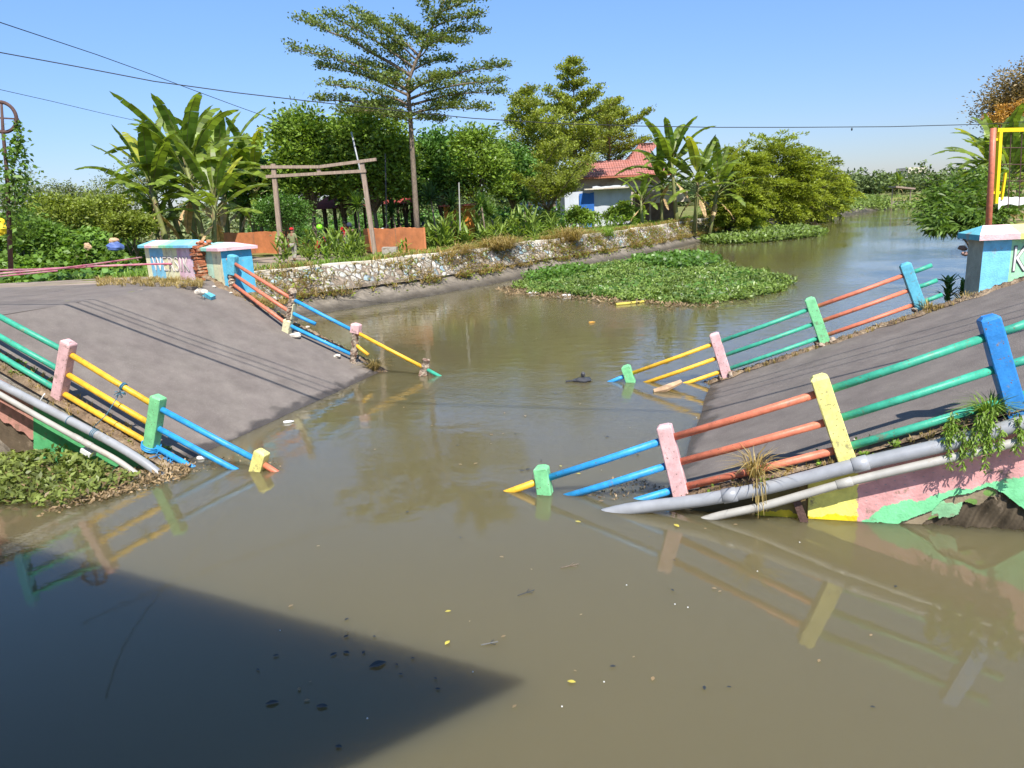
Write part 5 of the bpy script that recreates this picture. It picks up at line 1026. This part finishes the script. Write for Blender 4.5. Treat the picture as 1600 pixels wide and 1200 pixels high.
A_, B_ = W(1028, 300, 66), W(1062, 300, 66); mb = M(); mb.box(((A_[0]+B_[0])/2-1.0, 67.5, 2.8), 1.9, .06, 1.2); build('back_wall', mb, mat('brown_boards', (.20, .13, .09), .9, .3, 3), st_)
for xx in (W(990, 300, 65)[0], W(1015, 300, 65)[0]): mb = M(); mb.box((xx, 64.8, (1.6+A_[2])/2), .07, .07, (A_[2]-1.6)/2); build('post', mb, wood, st_)
A_ = W(1035, 292, 66.5); mb = M(); mb.box((A_[0]+.5, 68, 3.9), 1.9, .8, .55); tag(build('concrete_beam', mb, capm, None), 'pale block wall section seen between the house bananas', 'wall')
mb = M(); q = G(1098, 352, .9)
for k in range(16): a_ = np.array([capx(74)+rng.uniform(-.4, .5), 74+rng.uniform(-2.5, 2.5), 1.9]); mb.tube([a_, a_+[rng.uniform(.8, 1.6), rng.uniform(-1, .4), -.9], a_+[rng.uniform(1.8, 3.2), rng.uniform(-1.5, .6), -1.85]], [.09, .06, .03], 5)
tag(build('exposed_roots', mb, barkd, None), 'tangle of dark exposed roots running down the bank below the house bananas', 'roots')
mb = M()
for y in (262, 268): mb.tube([W(860, y-4, 66), W(930, y+2, 66), W(1060, y-6, 66)], .012, 4)
tag(build('overhead_wire', mb, dark, None), 'pair of thin wires crossing in front of the red roof', 'wire')

# ------------------------------------------------------------------ right bank: gate, pole, trees
gt = thing('mesh_gate', W(1556, 330, 25)*[1, 1, 0]+[0, 0, 1.9], 'yellow framed mesh gate standing on the right bank behind the parapet wall', 'gate')
mb = M(); g_ = lambda x, y: W(x, y, 25)
mb.bar(g_(1562, 203), g_(1555, 318), .09, .05); build('frame_upright', mb, gold, gt); mb = M(); mb.bar(g_(1557, 203.5), g_(1760, 200), .083, .06); build('frame_top', mb, gold, gt)
mb = M(); mb.bar(g_(1571, 270), g_(1565, 312), .04, .03); build('frame_stay', mb, gold, gt)
for y in (218, 301): mb = M(); mb.bar(g_(1549, y), g_(1562, y), .05, .04); build('hinge', mb, gold, gt)
mb = M(); [mb.tube([g_(x, 206), g_(x-5, 325)], .018, 4) for x in range(1580, 1700, 17)]; [mb.tube([g_(1562, y), g_(1700, y)], .015, 4) for y in (231, 257, 283)]; build('wire_mesh', mb, rust, gt)
mb = M(); n = 30; V = []
for i in range(n+1): x = 1560+i*5; V += [g_(x, 308+.7*math.sin(i*1.9)), g_(x, 320+1.2*math.sin(i*1.3)+(8 if i < 1 else 0))]
mb.add(V, [(2*i, 2*i+2, 2*i+3, 2*i+1) for i in range(n)]); mb.add([np.array(v)+[0, .03, 0] for v in V], [(2*i+1, 2*i+3, 2*i+2, 2*i) for i in range(n)]); build('white_cover', mb, mat('white_tarp', (.8, .8, .8), .7, .08), gt)
mb = M(); mb.tube([W(1552, 200, 24.5), W(1549, 270, 24.5), W(1541, 420, 24.5)], [.085, .09, .10], 12); tag(build('gate_pole', mb, MATS['salmon_paint'], None, True), 'tall reddish brown steel pole beside the yellow gate frame', 'pole')
bushleaf = leaf('bush_leaf', (.075, .125, .02), .45, .35, .45)
root = clumpy(W(1530, 330, 31)*[1, 1, 0]+[.8, 0, 1.6], W(1512, 318, 31), (1.75, 1.5, 1.35), bushleaf, 'leafy bush drooping from the right bank over the water beside the brown pole', 44, 90, .34, name='bank_bush', cat='bush', tr=.06, asp=.26, droop=.5, shell=.15)
clumpy(W(1490, 338, 30)*[1, 1, 0]+[.8, 0, 1.2], W(1492, 345, 29), (1.1, .8, .45), bushleaf, 'lower branch mass of dark leaves hanging just above the water at the right bank', 30, 50, .40, name='bank_bush', cat='bush', tr=.05, asp=.24, droop=.9)
for x, y, n_, h_, lb in ((872, 372, 160, 1.25, 'tall yellow grass clump spilling down the bank below the tiered trees'), (765, 386, 120, .9, 'reddish dry grass clump hanging over the bank stones at the middle'), (795, 384, 110, .9, 'dry grass clump hanging over the stones below the dracaena palms'), (835, 381, 110, 1.0, 'dry grass clump on the bank under the slender tiered tree'), (905, 366, 80, .8, 'green grass clump on the bank before the blue door'), (560, 402, 60, .5, 'small dry grass clump on the wall cap below the wooden frame'), (722, 392, 90, .8, 'dry tuft at the break in the painted wall cap')):
    q_ = G(x, y, 1.7); q_[0] = capx(q_[1])+.25; q_[2] = gz(q_[0], q_[1])+.1; pc = np.array([q_+[rng.normal(0, .35), rng.normal(0, .35), 0] for _ in range(n_//6)]); tag(quads('grass_clump', tuft(pc, 14, h_, 1.5, 1.4, .03), straw if 'green' not in lb else fresh), lb, 'grass clump')
seed = leaf('brown_foliage', (.16, .115, .045), .5, .25); seedo = leaf('rusty_foliage', (.34, .19, .04), .5, .25)
clumpy(W(1625, 330, 47)*[1, 1, 0]+[0, 0, 1.8], W(1622, 165, 47), (3.0, 2.6, 2.6), seed, 'large brownish tree with dry seed pods at the upper right edge', 130, 190, .20, tr=.25, name='dry_tree', shell=.15, flat=.9)
clumpy(W(1590, 330, 46)*[1, 1, 0]+[0, 0, 1.8], W(1585, 178, 46), (1.7, 1.4, .75), seedo, 'rusty orange leaved branch mass at the lower left of the brown tree', 36, 110, .17, tr=.1, name='dry_tree', shell=.2)
p = G(1497, 466, 1.5); r = lily(.62, 77, 34, leaf('shrub_leaf', (.05, .10, .02), .5, .3), .045); r.location = (float(p[0]), float(p[1]), 1.35); r['label'] = 'small dark leafy shrub at the left foot of the right parapet wall'; r['category'] = 'shrub'; r['group'] = 'low plants near the bridge'; r.name = 'leafy_shrub'
tag(quads('bank_grass', np.concatenate([tuft(np.array([[x, y, gz(x, y)-.02] for y in rng.uniform(15.5, 60, 1400) for x in [rb(y)+1+abs(rng.normal(0, 6))]]), 5, .28, 1.2, .9, .025)]), straw), kind='stuff')
# ------------------------------------------------------------------ far end of the canal
fart = leaf('far_foliage', (.085, .115, .040), .45, .2, .7, .4, .12); farg = leaf('far_weed', (.13, .18, .045), .4, .3, .7, .4, .12)
Q = []
for k in range(900):
    x = rng.uniform(-75, 190); y = 146+rng.uniform(0, 25); h = rng.uniform(2.2, 5.2)*(1.25 if rng.random() < .15 else 1); q = np.array([x, y, 1.6+h*.55]); n = 120; s_ = rng.uniform(1.2, 2.4)
    p = q+rdir(n)*[s_, s_, h*.5]*rng.uniform(.6, 1, (n, 1)); Q.append(leafq(p, rdir(n, 0, 1), .8, .5, up=(0, 0, 1)))
tag(quads('far_trees', np.concatenate(Q), fart), kind='stuff')
Q = []
for k in range(520):
    y = rng.uniform(92, 142); x = capx(y)+rng.uniform(-8, 30) if y > 128 else capx(y)-rng.uniform(-2.6, 9); q = np.array([x, y, .6+rng.uniform(0, 1.2)]); n = 50; p = q+rdir(n)*[2.4, 1.6, .8]*rng.uniform(.4, 1, (n, 1)); Q.append(leafq(p, rdir(n, .2, 1), .5, .22, up=(0, 0, 1)))
tag(quads('far_reeds', np.concatenate(Q), farg), kind='stuff')
fb_ = thing('far_building', (W(1420, 280, 330)[0], 330, 0), 'low pale building on the horizon above the far treeline', 'building'); mb = M(); A_, B_ = W(1396, 278, 330), W(1442, 276, 330); mb.box(((A_[0]+B_[0])/2, 330, 6), (B_[0]-A_[0])/2, 8, W(1420, 270, 330)[2]-6); build('wall', mb, mat('far_wall', (.62, .55, .50), .8), fb_); mb = M(); mb.box(((A_[0]+B_[0])/2-1, 326, W(1420, 267, 330)[2]), 4, 5, 1.2); build('roof', mb, capm, fb_)
mb = M(); A_, B_ = W(1394, 292, 120), W(1424, 295, 120); mb.bar(A_, B_, 1.2, .12); [mb.tube([p_, p_*[1, 1, 0]], .08, 5) for p_ in (A_*.97+B_*.03, B_*.97+A_*.03)]; tag(build('bamboo_shelter', mb, wood, None), 'small flat roofed shelter among the reeds at the far bend', 'shelter')
for x, Y, s, lb in ((1405, 140, .9, 'pale banana plant standing above the reeds at the far bend'),):
    b0 = W(x, 300, Y); b0[2] = 1.2; dup(protos[0], b0, .5, s*.75, lb, 'distant banana plant')
# distant bushes behind the left vines
fl = leaf('hazy_foliage', (.11, .13, .055), .45, .2, .7, .4, .2)
for x, yt, w_, Y, lb in ((30, 262, 90, 52, 'grey green wispy tree at the left picture edge behind the pole'), (105, 283, 60, 60, 'small pointed tree on the left skyline'), (150, 284, 50, 66, 'pale wispy tree on the left skyline, right of the pointed one'), (235, 205, 60, 60, 'pale wispy tree rising behind the left bananas'), (190, 260, 80, 58, 'soft pale tree just behind the leftmost bananas')):
    px_tree(x, yt, 345, w_, Y, fl, lb, ncl=50, nl=60, lsz=.22, name='wispy_tree', shell=.2, tr=.07)
Q = []
for k in range(240):
    x = rng.uniform(-110, -20); y = 75+rng.uniform(0, 30); n = 50; q = np.array([x, y, 2.2]); p = q+rdir(n)*[2.2, 2, 2.6]*rng.uniform(.5, 1, (n, 1)); Q.append(leafq(p, rdir(n, 0, 1), .6, .4, up=(0, 0, 1)))
tag(quads('far_trees', np.concatenate(Q), fl), kind='stuff')
# ------------------------------------------------------------------ vine thicket on the left
vine = leaf('vine_leaf', (.085, .145, .022), .5, .35, .45, .35, .6); vine2 = leaf('shrub_leaf_yellow', (.135, .165, .025), .45, .35, .5, .35, .6)
def hump(x, y): return 1.05+.5*math.sin(x*.55+1)*math.sin(y*.6)+.28*math.sin(x*1.7+y)+.1*math.sin(x*3.9)
Q = []; nV = 0
while nV < 46000:
    x = rng.uniform(-36, -9.5, 3000); y = rng.uniform(25.5, 44, 3000)
    for i in range(3000):
        xx, yy = x[i], y[i]; px, py = proj((xx, yy, 3))
        if px > 236+ (yy-27)*2 or px < -120: continue
        k = sstep(25.5, 29, yy+.5*math.sin(xx))*min(1, (240-px)/60) if px > 180 else sstep(25.5, 29, yy+.5*math.sin(xx))
        z = gz(xx, yy)+max(.06, hump(xx, yy)*k*(1+.05*(yy-27)))*rng.uniform(.72, 1.05)
        Q.append((xx, yy, z)); nV += 1
P = np.array(Q); tag(quads('vine_thicket', leafq(P, rdir(len(P), -.2, .8)+[0, -.4, 0], rng.uniform(.15, .30, len(P)), .17, up=(0, -.4, 1)), vine), kind='stuff')
P2 = P[rng.integers(0, len(P), 9000)]*[1, 1, 1]; P2[:, 2] = np.array([gz(a_, b_) for a_, b_ in P2[:, :2]])+.3*rng.random(len(P2))
tag(quads('vine_undergrowth', leafq(P2, rdir(len(P2), -.2, .8), .3, .25, up=(0, -.3, 1)), mango2), kind='stuff')
for x, yt, yb, w_, Y, m_, lb in ((95, 300, 380, 120, 33, vine2, 'yellow green layered shrub in the middle of the left thicket'), (165, 302, 372, 90, 35, vine2, 'layered shrub between the thicket and the banana cluster'), (205, 330, 375, 70, 34, vine2, 'low shrub under the leftmost banana leaves'), (25, 330, 390, 70, 30, vine, 'dark green shrub at the left picture edge'), (60, 345, 395, 80, 29, vine, 'low bright vine covered shrub beside the edge shrub')):
    px_tree(x, yt, yb, w_, Y, m_, lb, ncl=70, nl=110, lsz=.17, name='thicket_shrub', cat='shrub', tr=.05, asp=.5, shell=.3)
# pole with a ring and climbing vine
pt = thing('ring_pole', W(13, 300, 22)*[1, 1, 0]+[0, 0, 2.2], 'rusty leaning pole carrying a wheel shaped ring at the left edge, vine climbing beside it', 'pole'); g_ = lambda x, y: W(x, y, 22)
mb = M(); mb.tube([g_(2, 158), g_(5, 210), g_(11, 270), g_(17, 420)], [.03, .045, .055, .07], 8); build('pole', mb, rust, pt, True)
axr = [np.array([1., 0, 0]), np.array([0, 0, 1.]), np.array([0, 1., 0])]; mb = M(); mb.torus(g_(3, 183), .40, .05, axr, 32, 8); build('ring', mb, rust, pt, True); mb = M(); mb.bar(g_(-24, 183), g_(29, 186), .025, .02); build('crossbar', mb, rust, pt)
Q = []; stems = M()
for sd in (0, 1):
    pv = [g_(27, 188), g_(28, 215), g_(22, 245), g_(22, 290), g_(26, 360)]; stems.tube(pv, .012, 4)
    for i in range(4):
        for k in range(30+50*i): q = pv[i]+(pv[i+1]-pv[i])*rng.random()+rng.normal(0, .04+.09*i, 3); Q.append(leafq(q[None], rdir(1, -.8, .2), .13+.02*i, .09))
vt = thing('climbing_vine', g_(26, 300)*[1, 1, 0]+[0, 0, 2.2], 'leafy vine hanging from the ring of the rusty pole', 'vine'); quads('foliage', np.concatenate(Q), vine, vt); build('stem', stems, bark, vt)
# litter and small bits by the thicket
bagb, baga, bagy = mat('blue_bag', (.10, .16, .40), .6, .3, 4), mat('tan_bag', (.52, .34, .20), .7, .3, 4), mat('yellow_bag', (.80, .55, .02), .6, .2, 4)
for x, y, rx, rz_, m_, lb, z in ((180, 385, .30, .16, bagb, 'blue and white plastic bag heap at the foot of the vines', .35), (178, 377, .20, .12, baga, 'tan cloth bundle on top of the blue bag', .75), (137, 385, .13, .12, baga, 'small tan bag half hidden in the vines left of the blue one', .3), (1, 354, .2, .3, bagy, 'bright yellow sack hanging in the vines at the left edge', .9)):
    p = W(x, y, 26.3 if x < 250 else 36); mb = M(); mb.ball(p, rx, rx*.6, rz_, 10, 7, .22); tag(build('plastic_bag' if m_ is not baga else 'cloth_bundle', mb, m_, None), lb, 'litter')
# pink tape from the left edge to the parapet wall
def tape(px, Yd, label, wd_=.05):
    pts_ = [W(x, y, Y_) for (x, y), Y_ in zip(px, Yd)]; mb = M(); V = []; n = 40
    P_2 = [np.array([np.interp(i/n*(len(pts_)-1), range(len(pts_)), [p_[k] for p_ in pts_]) for k in range(3)]) for i in range(n+1)]
    for i, p_ in enumerate(P_2): tw = .5*math.sin(i*.55); o_ = np.array([0, math.sin(tw), math.cos(tw)])*wd_; V += [p_+o_, p_-o_, p_-o_+[0, .004, 0], p_+o_+[0, .004, 0]]
    mb.add(V, [(4*i+j, 4*(i+1)+j, 4*(i+1)+(j+1) % 4, 4*i+(j+1) % 4) for i in range(n) for j in range(4)]); tag(build('barrier_tape', mb, ribbon, None, True), label, 'tape', 'pink barrier tapes across the left road')
fpt = wlt.location
tape([(-30, 423), (60, 421), (150, 416), (228, 413), (322, 411)], [17, 18.5, 20, 21, 21.3], 'pink barrier tape running straight across the wall lettering', .028)
tape([(-30, 430), (90, 420), (145, 413), (222, 402)], [16.8, 18.6, 20, 23], 'pink and orange tape rising behind to the back of the parapet wall', .024)
tape([(-30, 435), (20, 430), (90, 423)], [16.5, 17.3, 18.6], 'short sagging dark pink tape lowest at the left edge', .02)
# ------------------------------------------------------------------ overhead wires
tag_w = lambda pts_, Yd, r_, lb: wire('overhead_wire', [W(x, y, Y_) for (x, y), Y_ in zip(pts_, Yd)], r_, black, lb, 'wire', 'overhead wires')
tag_w([(-60, 72), (0, 82), (120, 104), (240, 127), (370, 145), (500, 160), (620, 173), (740, 185), (870, 193), (1000, 197), (1120, 199), (1240, 199), (1390, 198), (1540, 194), (1640, 188)], np.linspace(22, 34, 15), .016, 'long black overhead wire sagging across the whole sky')
tag_w([(-60, 8), (0, 35), (75, 60), (150, 85), (225, 112), (300, 140), (370, 166), (440, 191)], np.linspace(18, 40, 8), .014, 'thin wire slanting down from the upper left corner to the trees')
tag_w([(-40, 132), (0, 140), (80, 158), (160, 177), (246, 196)], np.linspace(24, 36, 5), .010, 'faint short wire at the left leading into the bananas')
mb = M(); p = W(1331, 202, 30.6); mb.ball(p, .035, .03, .06, 8, 6); mb.tube([p+[0, 0, .04], p+[0, 0, .1]], .006, 4); tag(build('wire_clip', mb, black, None), 'small dark clip hanging on the long wire above the far water', 'clip')

# ------------------------------------------------------------------ floating weeds and litter
hy = leaf('hyacinth_leaf', (.105, .150, .032), .5, .3, .4, .35, .5); hyy = leaf('water_spinach_leaf', (.105, .130, .032), .5, .3, .45, .4, .9); hyd = leaf('tall_hyacinth_leaf', (.070, .135, .022), .4, .35, .35, .3, .5)
debm = leaf('dead_plant_litter', (.15, .105, .055), .5, .1)
def mat_of(poly_px, n, h, lsz, m_, name, asp=.55, hf=None, clump=.0, up=(0, -.3, 1), ins=None):
    poly = [G(x, y, 0) for x, y in poly_px]; q = sample(poly, n); f = np.array([1.0 if hf is None else hf(a_, b_) for a_, b_ in q])
    q += np.stack([.25*np.sin(q[:, 1]*3), .2*np.sin(q[:, 0]*4)], 1); z = rng.random(n)**1.2*h*f+.01
    P_1 = np.stack([q[:, 0], q[:, 1], z], 1); return tag(quads(name, leafq(P_1, rdir(n, -.1, .9), rng.uniform(.6, 1.2, n)*lsz*(.7+.3*f), lsz*asp, up=up), m_), kind='stuff')
isl = [(808, 452), (822, 438), (850, 430), (900, 421), (950, 413), (1000, 407), (1060, 402), (1105, 405), (1130, 416), (1180, 426), (1222, 434), (1234, 447), (1212, 460), (1160, 468), (1095, 476), (1040, 474), (960, 468), (880, 461), (830, 458)]
hf = lambda x, y: .45+.75*max(0, math.sin(x*.9+y*.4)*math.sin(y*1.1-x*.5))
mat_of(isl, 60000, .30, .20, hy, 'floating_water_plants', .38, hf); mat_of([(x+(1010-x)*.06, 441+(y-441)*.9) for x, y in isl], 9000, .02, .3, mango2, 'floating_water_plants', .8)
mat_of([(975, 418), (1000, 409), (1060, 403), (1105, 405), (1128, 417), (1095, 424), (1040, 422)], 3200, .48, .28, hyd, 'tall_water_hyacinth', .75); mat_of([(820, 438), (850, 430), (905, 422), (930, 428), (880, 438), (835, 446)], 1500, .45, .24, hyd, 'tall_water_hyacinth', .6)
mat_of([(785, 452), (810, 448), (840, 458), (960, 469), (1040, 475), (1100, 478), (1160, 472), (1090, 482), (960, 474), (860, 466), (800, 462)], 1000, .03, .22, debm, 'floating_litter', .25)
mat_of([(1096, 380), (1110, 371), (1150, 366), (1200, 360), (1255, 358), (1283, 363), (1290, 368), (1250, 373), (1190, 379), (1130, 382)], 16000, .42, .36, hy, 'floating_water_plants', .5)
mat_of([(1320, 322), (1335, 330), (1400, 328), (1450, 326), (1490, 327), (1490, 318), (1400, 316), (1330, 318)], 5000, .8, .8, farg, 'floating_water_plants', .4)
mat_of([(-60, 690), (0, 692), (60, 684), (95, 690), (110, 712), (145, 728), (185, 738), (200, 748), (170, 764), (120, 780), (70, 790), (20, 798), (-60, 808)], 4200, .26, .16, hyy, 'water_spinach', .34, hf)
mat_of([(-60, 690), (0, 692), (60, 684), (95, 690), (110, 712), (145, 728), (200, 738), (225, 742), (215, 760), (150, 782), (80, 792), (20, 800), (-60, 808)], 520, .10, .13, debm, 'water_spinach_litter', .35)
mat_of([(60, 672), (100, 680), (125, 700), (120, 712), (80, 700), (50, 690)], 500, .35, .16, fresh, 'water_spinach', .16)
mat_of([(190, 728), (240, 728), (300, 712), (330, 718), (280, 742), (230, 765), (180, 790), (100, 800), (140, 775)], 1300, .025, .085, debm, 'floating_litter', .4)
mat_of([(930, 760), (980, 748), (1050, 762), (1060, 785), (1000, 782), (950, 775)], 170, .015, .06, debm, 'floating_litter', .4); mat_of([(340, 715), (440, 715), (430, 732), (300, 735)], 90, .015, .05, debm, 'floating_litter', .4)
yl, dk = mat('fallen_leaf_yellow', (.50, .42, .07), .5, .2, 9), mat('fallen_leaf_dark', (.025, .03, .035), .5, .3, 9)
def floatleaf(x, y, s, m_, label, group=None, z=.012):
    p = G(x, y, z); a = rng.uniform(0, 6.28); d = np.array([math.cos(a), math.sin(a), 0]); q = np.array([-d[1], d[0], 0]); mb = M(); n = 6; V = []
    for i in range(n+1): f = i/n; w_ = s*.28*math.sin(math.pi*min(1, f*.96+.02)); c_ = p+d*s*(f-.5)+[0, 0, .02*s*math.sin(f*3)]; V += [c_-q*w_+[0, 0, .1*w_], c_, c_+q*w_+[0, 0, .15*w_]]
    mb.add(V, [(3*i+j, 3*i+j+1, 3*i+3+j+1, 3*i+3+j) for i in range(n) for j in (0, 1)]); return tag(build('floating_leaf', mb, m_, None), label, 'leaf', group)
for x, y, s, lb in ((700, 955, .085, 'small yellow leaf floating in the open water, upper one of the pair by the shadow'), (699, 1004, .10, 'yellow leaf floating on the edge of the dark shadow'), (893, 1065, .10, 'yellow leaf floating alone at the lower middle'), (903, 815, .11, 'pale green leaf floating left of the pink post reflection'), (1057, 821, .13, 'lime yellow leaf floating in front of the pink post'), (904, 740, .09, 'thin yellow leaf floating beneath the blue rail'), (876, 728, .07, 'tiny orange leaf floating above the thin yellow one')):
    floatleaf(x, y, s*.75, yl, lb)
gd = 'dark leaves floating in the shadow'
for x, y, s in ((590, 1038, .16), (541, 994, .06), (521, 1022, .07), (541, 1019, .07), (568, 1019, .05), (620, 1038, .04), (626, 1053, .04), (684, 1076, .05), (425, 1098, .11), (503, 1103, .10), (431, 1024, .06), (529, 1166, .06), (403, 1046, .04), (645, 1028, .04)): floatleaf(x, y, s, dk, 'dark leaf scrap floating in the blue shadow of the water', gd)
gm = 'murky leaf scraps scattered on the open water'
for k in range(34): floatleaf(rng.uniform(440, 1400), rng.uniform(800, 1120), rng.uniform(.02, .06), debm if k % 3 else dk, 'tiny dull scrap floating on the open brown water', gm)
for k in range(30): floatleaf(rng.uniform(560, 1000), rng.uniform(600, 800), rng.uniform(.03, .09), debm if k % 2 else dk, 'dull scrap floating on the reflecting middle water', 'scraps floating on the middle water')
gw = 'white foam specks on the water'
for k in range(12): p = G(rng.uniform(430, 1300), rng.uniform(600, 1130), .01); mb = M(); mb.ball(p, .008, .008, .006, 6, 4); tag(build('foam_speck', mb, white, None), 'tiny white speck floating on the water', 'speck', gw)
for x, y, l_, lb in ((890, 884, .22, 'forked reddish twig floating in the open water'), (822, 926, .2, 'thin dark twig floating left of the forked one'), (765, 1005, .16, 'small dark twig by the edge of the shadow'), (700, 870, .0, '')):
    if not l_: continue
    p = G(x, y, .012); mb = M(); a = rng.uniform(0, .8); d = np.array([math.cos(a), math.sin(a), .02]); mb.tube([p-d*l_*.5, p+d*l_*.5], .006, 4)
    for s_ in (-1, 1): mb.tube([p, p+(d+np.array([-d[1], d[0], 0])*s_*.8)*l_*.3], .004, 4)
    tag(build('floating_twig', mb, bark if 'red' in lb else dk, None), lb, 'twig')
mb = M(); mb.tube([G(962, 476, .03), G(1010, 471, .03)], .06, 8); tag(build('floating_bamboo', mb, yl, None), 'yellow bamboo stick floating in front of the green weed island', 'stick')
def bottle(x, y, lb, m_=white, s=1):
    p = G(x, y, .02); mb = M(); mb.tube([p, p+[.03*s, 0, 0], p+[.16*s, .03, 0], p+[.2*s, .04, 0], p+[.24*s, .05, 0]], [.03*s, .04*s, .04*s, .02*s, .016*s], 8); tag(build('plastic_bottle', mb, m_, None, True), lb, 'bottle', None)
bottle(878, 463, 'white bottle caught at the lower left edge of the weed island', s=2); bottle(826, 459, 'pale bottle at the leftmost tip of the weed island', s=2); bottle(443, 660, 'small white bottle floating beside the left deck', s=.8); bottle(308, 716, 'white plastic piece floating beside the mint post', s=1); bottle(920, 504, 'dull reddish plastic wrapper floating below the weed island', seedo, .9)
for B_, T__, c_, st__ in psRF[1:]:
    mb = M()
    for k in range(7): mb.ball(B_+SR['d']*rng.uniform(-.16, .16)+SR['l']*rng.uniform(-.12, .12)+SR['n']*rng.uniform(.0, .10), rng.uniform(.05, .1), rng.uniform(.05, .09), rng.uniform(.04, .08), 8, 5, .25)
    build('broken_footing', mb, rubblem, RF)
p = G(910, 594, .03); mb = M(); mb.ball(p, .22, .12, .07, 10, 6, .25); mb.ball(p+[.02, .02, .12], .05, .05, .07, 7, 5, .2); mb.tube([p+[-.2, 0, 0], p+[-.38, -.02, -.01]], .02, 5); tag(build('floating_debris', mb, dark, None), 'dark lump of debris at the end of the far blue rail', 'debris')
p = G(1040, 607, .06); mb = M(); mb.tube([p+[-.25, 0, -.05], p, p+[.35, .12, .1]], [.05, .08, .05], 8); tag(build('torn_rag', mb, baga, None), 'torn tan rag wrapped on the low yellow rail in the water', 'rag')
# grass on the left bank: dry tufts over the stone wall, verge grass, weeds hanging on the facing
pts_ = []
for k in range(2600):
    y = rng.uniform(23, 82); x = capx(y)-.2-abs(rng.normal(0, 1.6)); pts_.append((x, y, gz(x, y)-.02))
tag(quads('verge_grass', tuft(np.array(pts_), 6, .34, 1.2, .8, .028), fresh), kind='stuff')
pts_ = []
for k in range(3600):
    y = rng.uniform(23, 80); f_ = abs(math.sin(y*.37))*abs(math.sin(y*.83+1)); 
    if rng.random() > f_*1.5+.2: continue
    q = rng.uniform(.35, 1.05); x = wline(y, q); pts_.append((x, y, gz(x, y)+.08))
tag(quads('wall_weeds', tuft(np.array(pts_), 8, .38, 1.6, 1.3, .03), straw), kind='stuff'); tag(quads('wall_creepers', np.concatenate([leafq(np.array(p_)+rng.normal(0, .16, (14, 3)), rdir(14, -.3, .7)+[.3, -.3, 0], .16, .09) for p_ in pts_[::4]]), vine2), kind='stuff')
pts_ = []
for k in range(1500):
    x, y = rng.uniform(-30, -9), rng.uniform(20.5, 30); px, py = proj((x, y, gz(x, y))); pts_.append((x, y, gz(x, y)-.02)) if py < 452 and not (423 < py < 452 and px < 230) else None
tag(quads('verge_grass', tuft(np.array(pts_), 7, .16, 1.4, .9, .02), straw), kind='stuff'); tag(quads('verge_grass', tuft(np.array(pts_)[::2]+[.2, 1, 0], 7, .2, 1.4, .9, .02), fresh), kind='stuff')
q = [G(rng.uniform(150, 315), rng.uniform(438, 450), 2.34) for k in range(170)]; tag(quads('verge_grass', tuft(np.array(q), 12, .20, 1.4, .9, .012), straw), kind='stuff')
# ------------------------------------------------------------------ unseen: roof shaped to cast the water shadow, added sky blockers, and overhead cables whose shadows fall in the picture
def up(P, z): return np.asarray(P)+SUN*((z-P[2])/SUN[2])
zc = 6.0; cA, c1, c2 = up(G(820, 1065, 0), zc), up(G(100, 870, 0), zc), up(G(540, 1200, 0), zc)
e1, e2 = nz(c1-cA), nz(c2-cA); ct = thing('canopy', cA*[1, 1, 0]+[0, 0, 2.0], 'flat sheet metal canopy over the photographer beside the bridge', 'canopy'); mb = M(); q = [cA, cA+e1*19, cA+e1*19+e2*13, cA+e2*13]  # unseen roof shaped for its water shadow, made deep to hide more sky
mb.add([*q, *[p+[0, 0, .08] for p in q]], [(0, 1, 2, 3), (7, 6, 5, 4), (0, 4, 5, 1), (1, 5, 6, 2), (2, 6, 7, 3), (3, 7, 4, 0)]); build('roof_sheet', mb, pvc, ct)
bt = thing('sky_blocker', cA*[1, 1, 0]+e2*6, 'plain rendered building with a raised wharf floor behind the canopy', 'building')  # block and floor added only to hold sky light off the near water
for nm_, b0_, b1_, a0_, a1_, z0_, z1_, m_ in (('wall', 3.6, 12, 2.5, 18, -.5, 5.9, housew), ('blocker_floor', .9, 12.5, 1.6, 19, -.5, 1.9, concrete)):
    mb = M(); c_ = cA+e2*(b0_+b1_)/2+e1*(a0_+a1_)/2; q = [cA+e1*a_+e2*b2_ for a_, b2_ in ((a0_, b0_), (a1_, b0_), (a1_, b1_), (a0_, b1_))]
    mb.add([(p[0], p[1], z0_) for p in q]+[(p[0], p[1], z1_) for p in q], [(0, 1, 2, 3), (7, 6, 5, 4), (0, 4, 5, 1), (1, 5, 6, 2), (2, 6, 7, 3), (3, 7, 4, 0)]); build(nm_, mb, m_, bt)
for k in (3.2, 7, 11): p = cA+e2*1.2+e1*k; mb = M(); mb.tube([p, p*[1, 1, 0]+[0, 0, 1.9]], .06, 8); build('post', mb, rust, ct)
def cable(pxL, pxR, z, r_, lb, s1=SL, s2=SL):
    a_ = up(on(s1, *pxL), z); b2_ = up(on(s2, *pxR), z); d = nz(b2_-a_); return wire('overhead_cable', [a_-d*9, a_, b2_, b2_+d*26], r_, black, lb, 'cable', 'overhead cables above the bridge', 6)
cable((75, 465), (480, 618), 7.9, .034, 'thick overhead cable bundle above the bridge, lowest and nearest'); 
for k, (a_, b2_) in enumerate((((96, 464), (505, 612)), ((100, 459), (515, 607)), ((118, 458), (522, 600)))): cable(a_, b2_, 7.9+.05*k, .014, 'thin overhead cable beside the thick bundle, number %s from it' % ('one', 'two', 'three')[k] if False else ('thin overhead cable closest to the thick bundle', 'thin overhead cable in the middle of the three', 'thin overhead cable farthest from the thick bundle')[k])
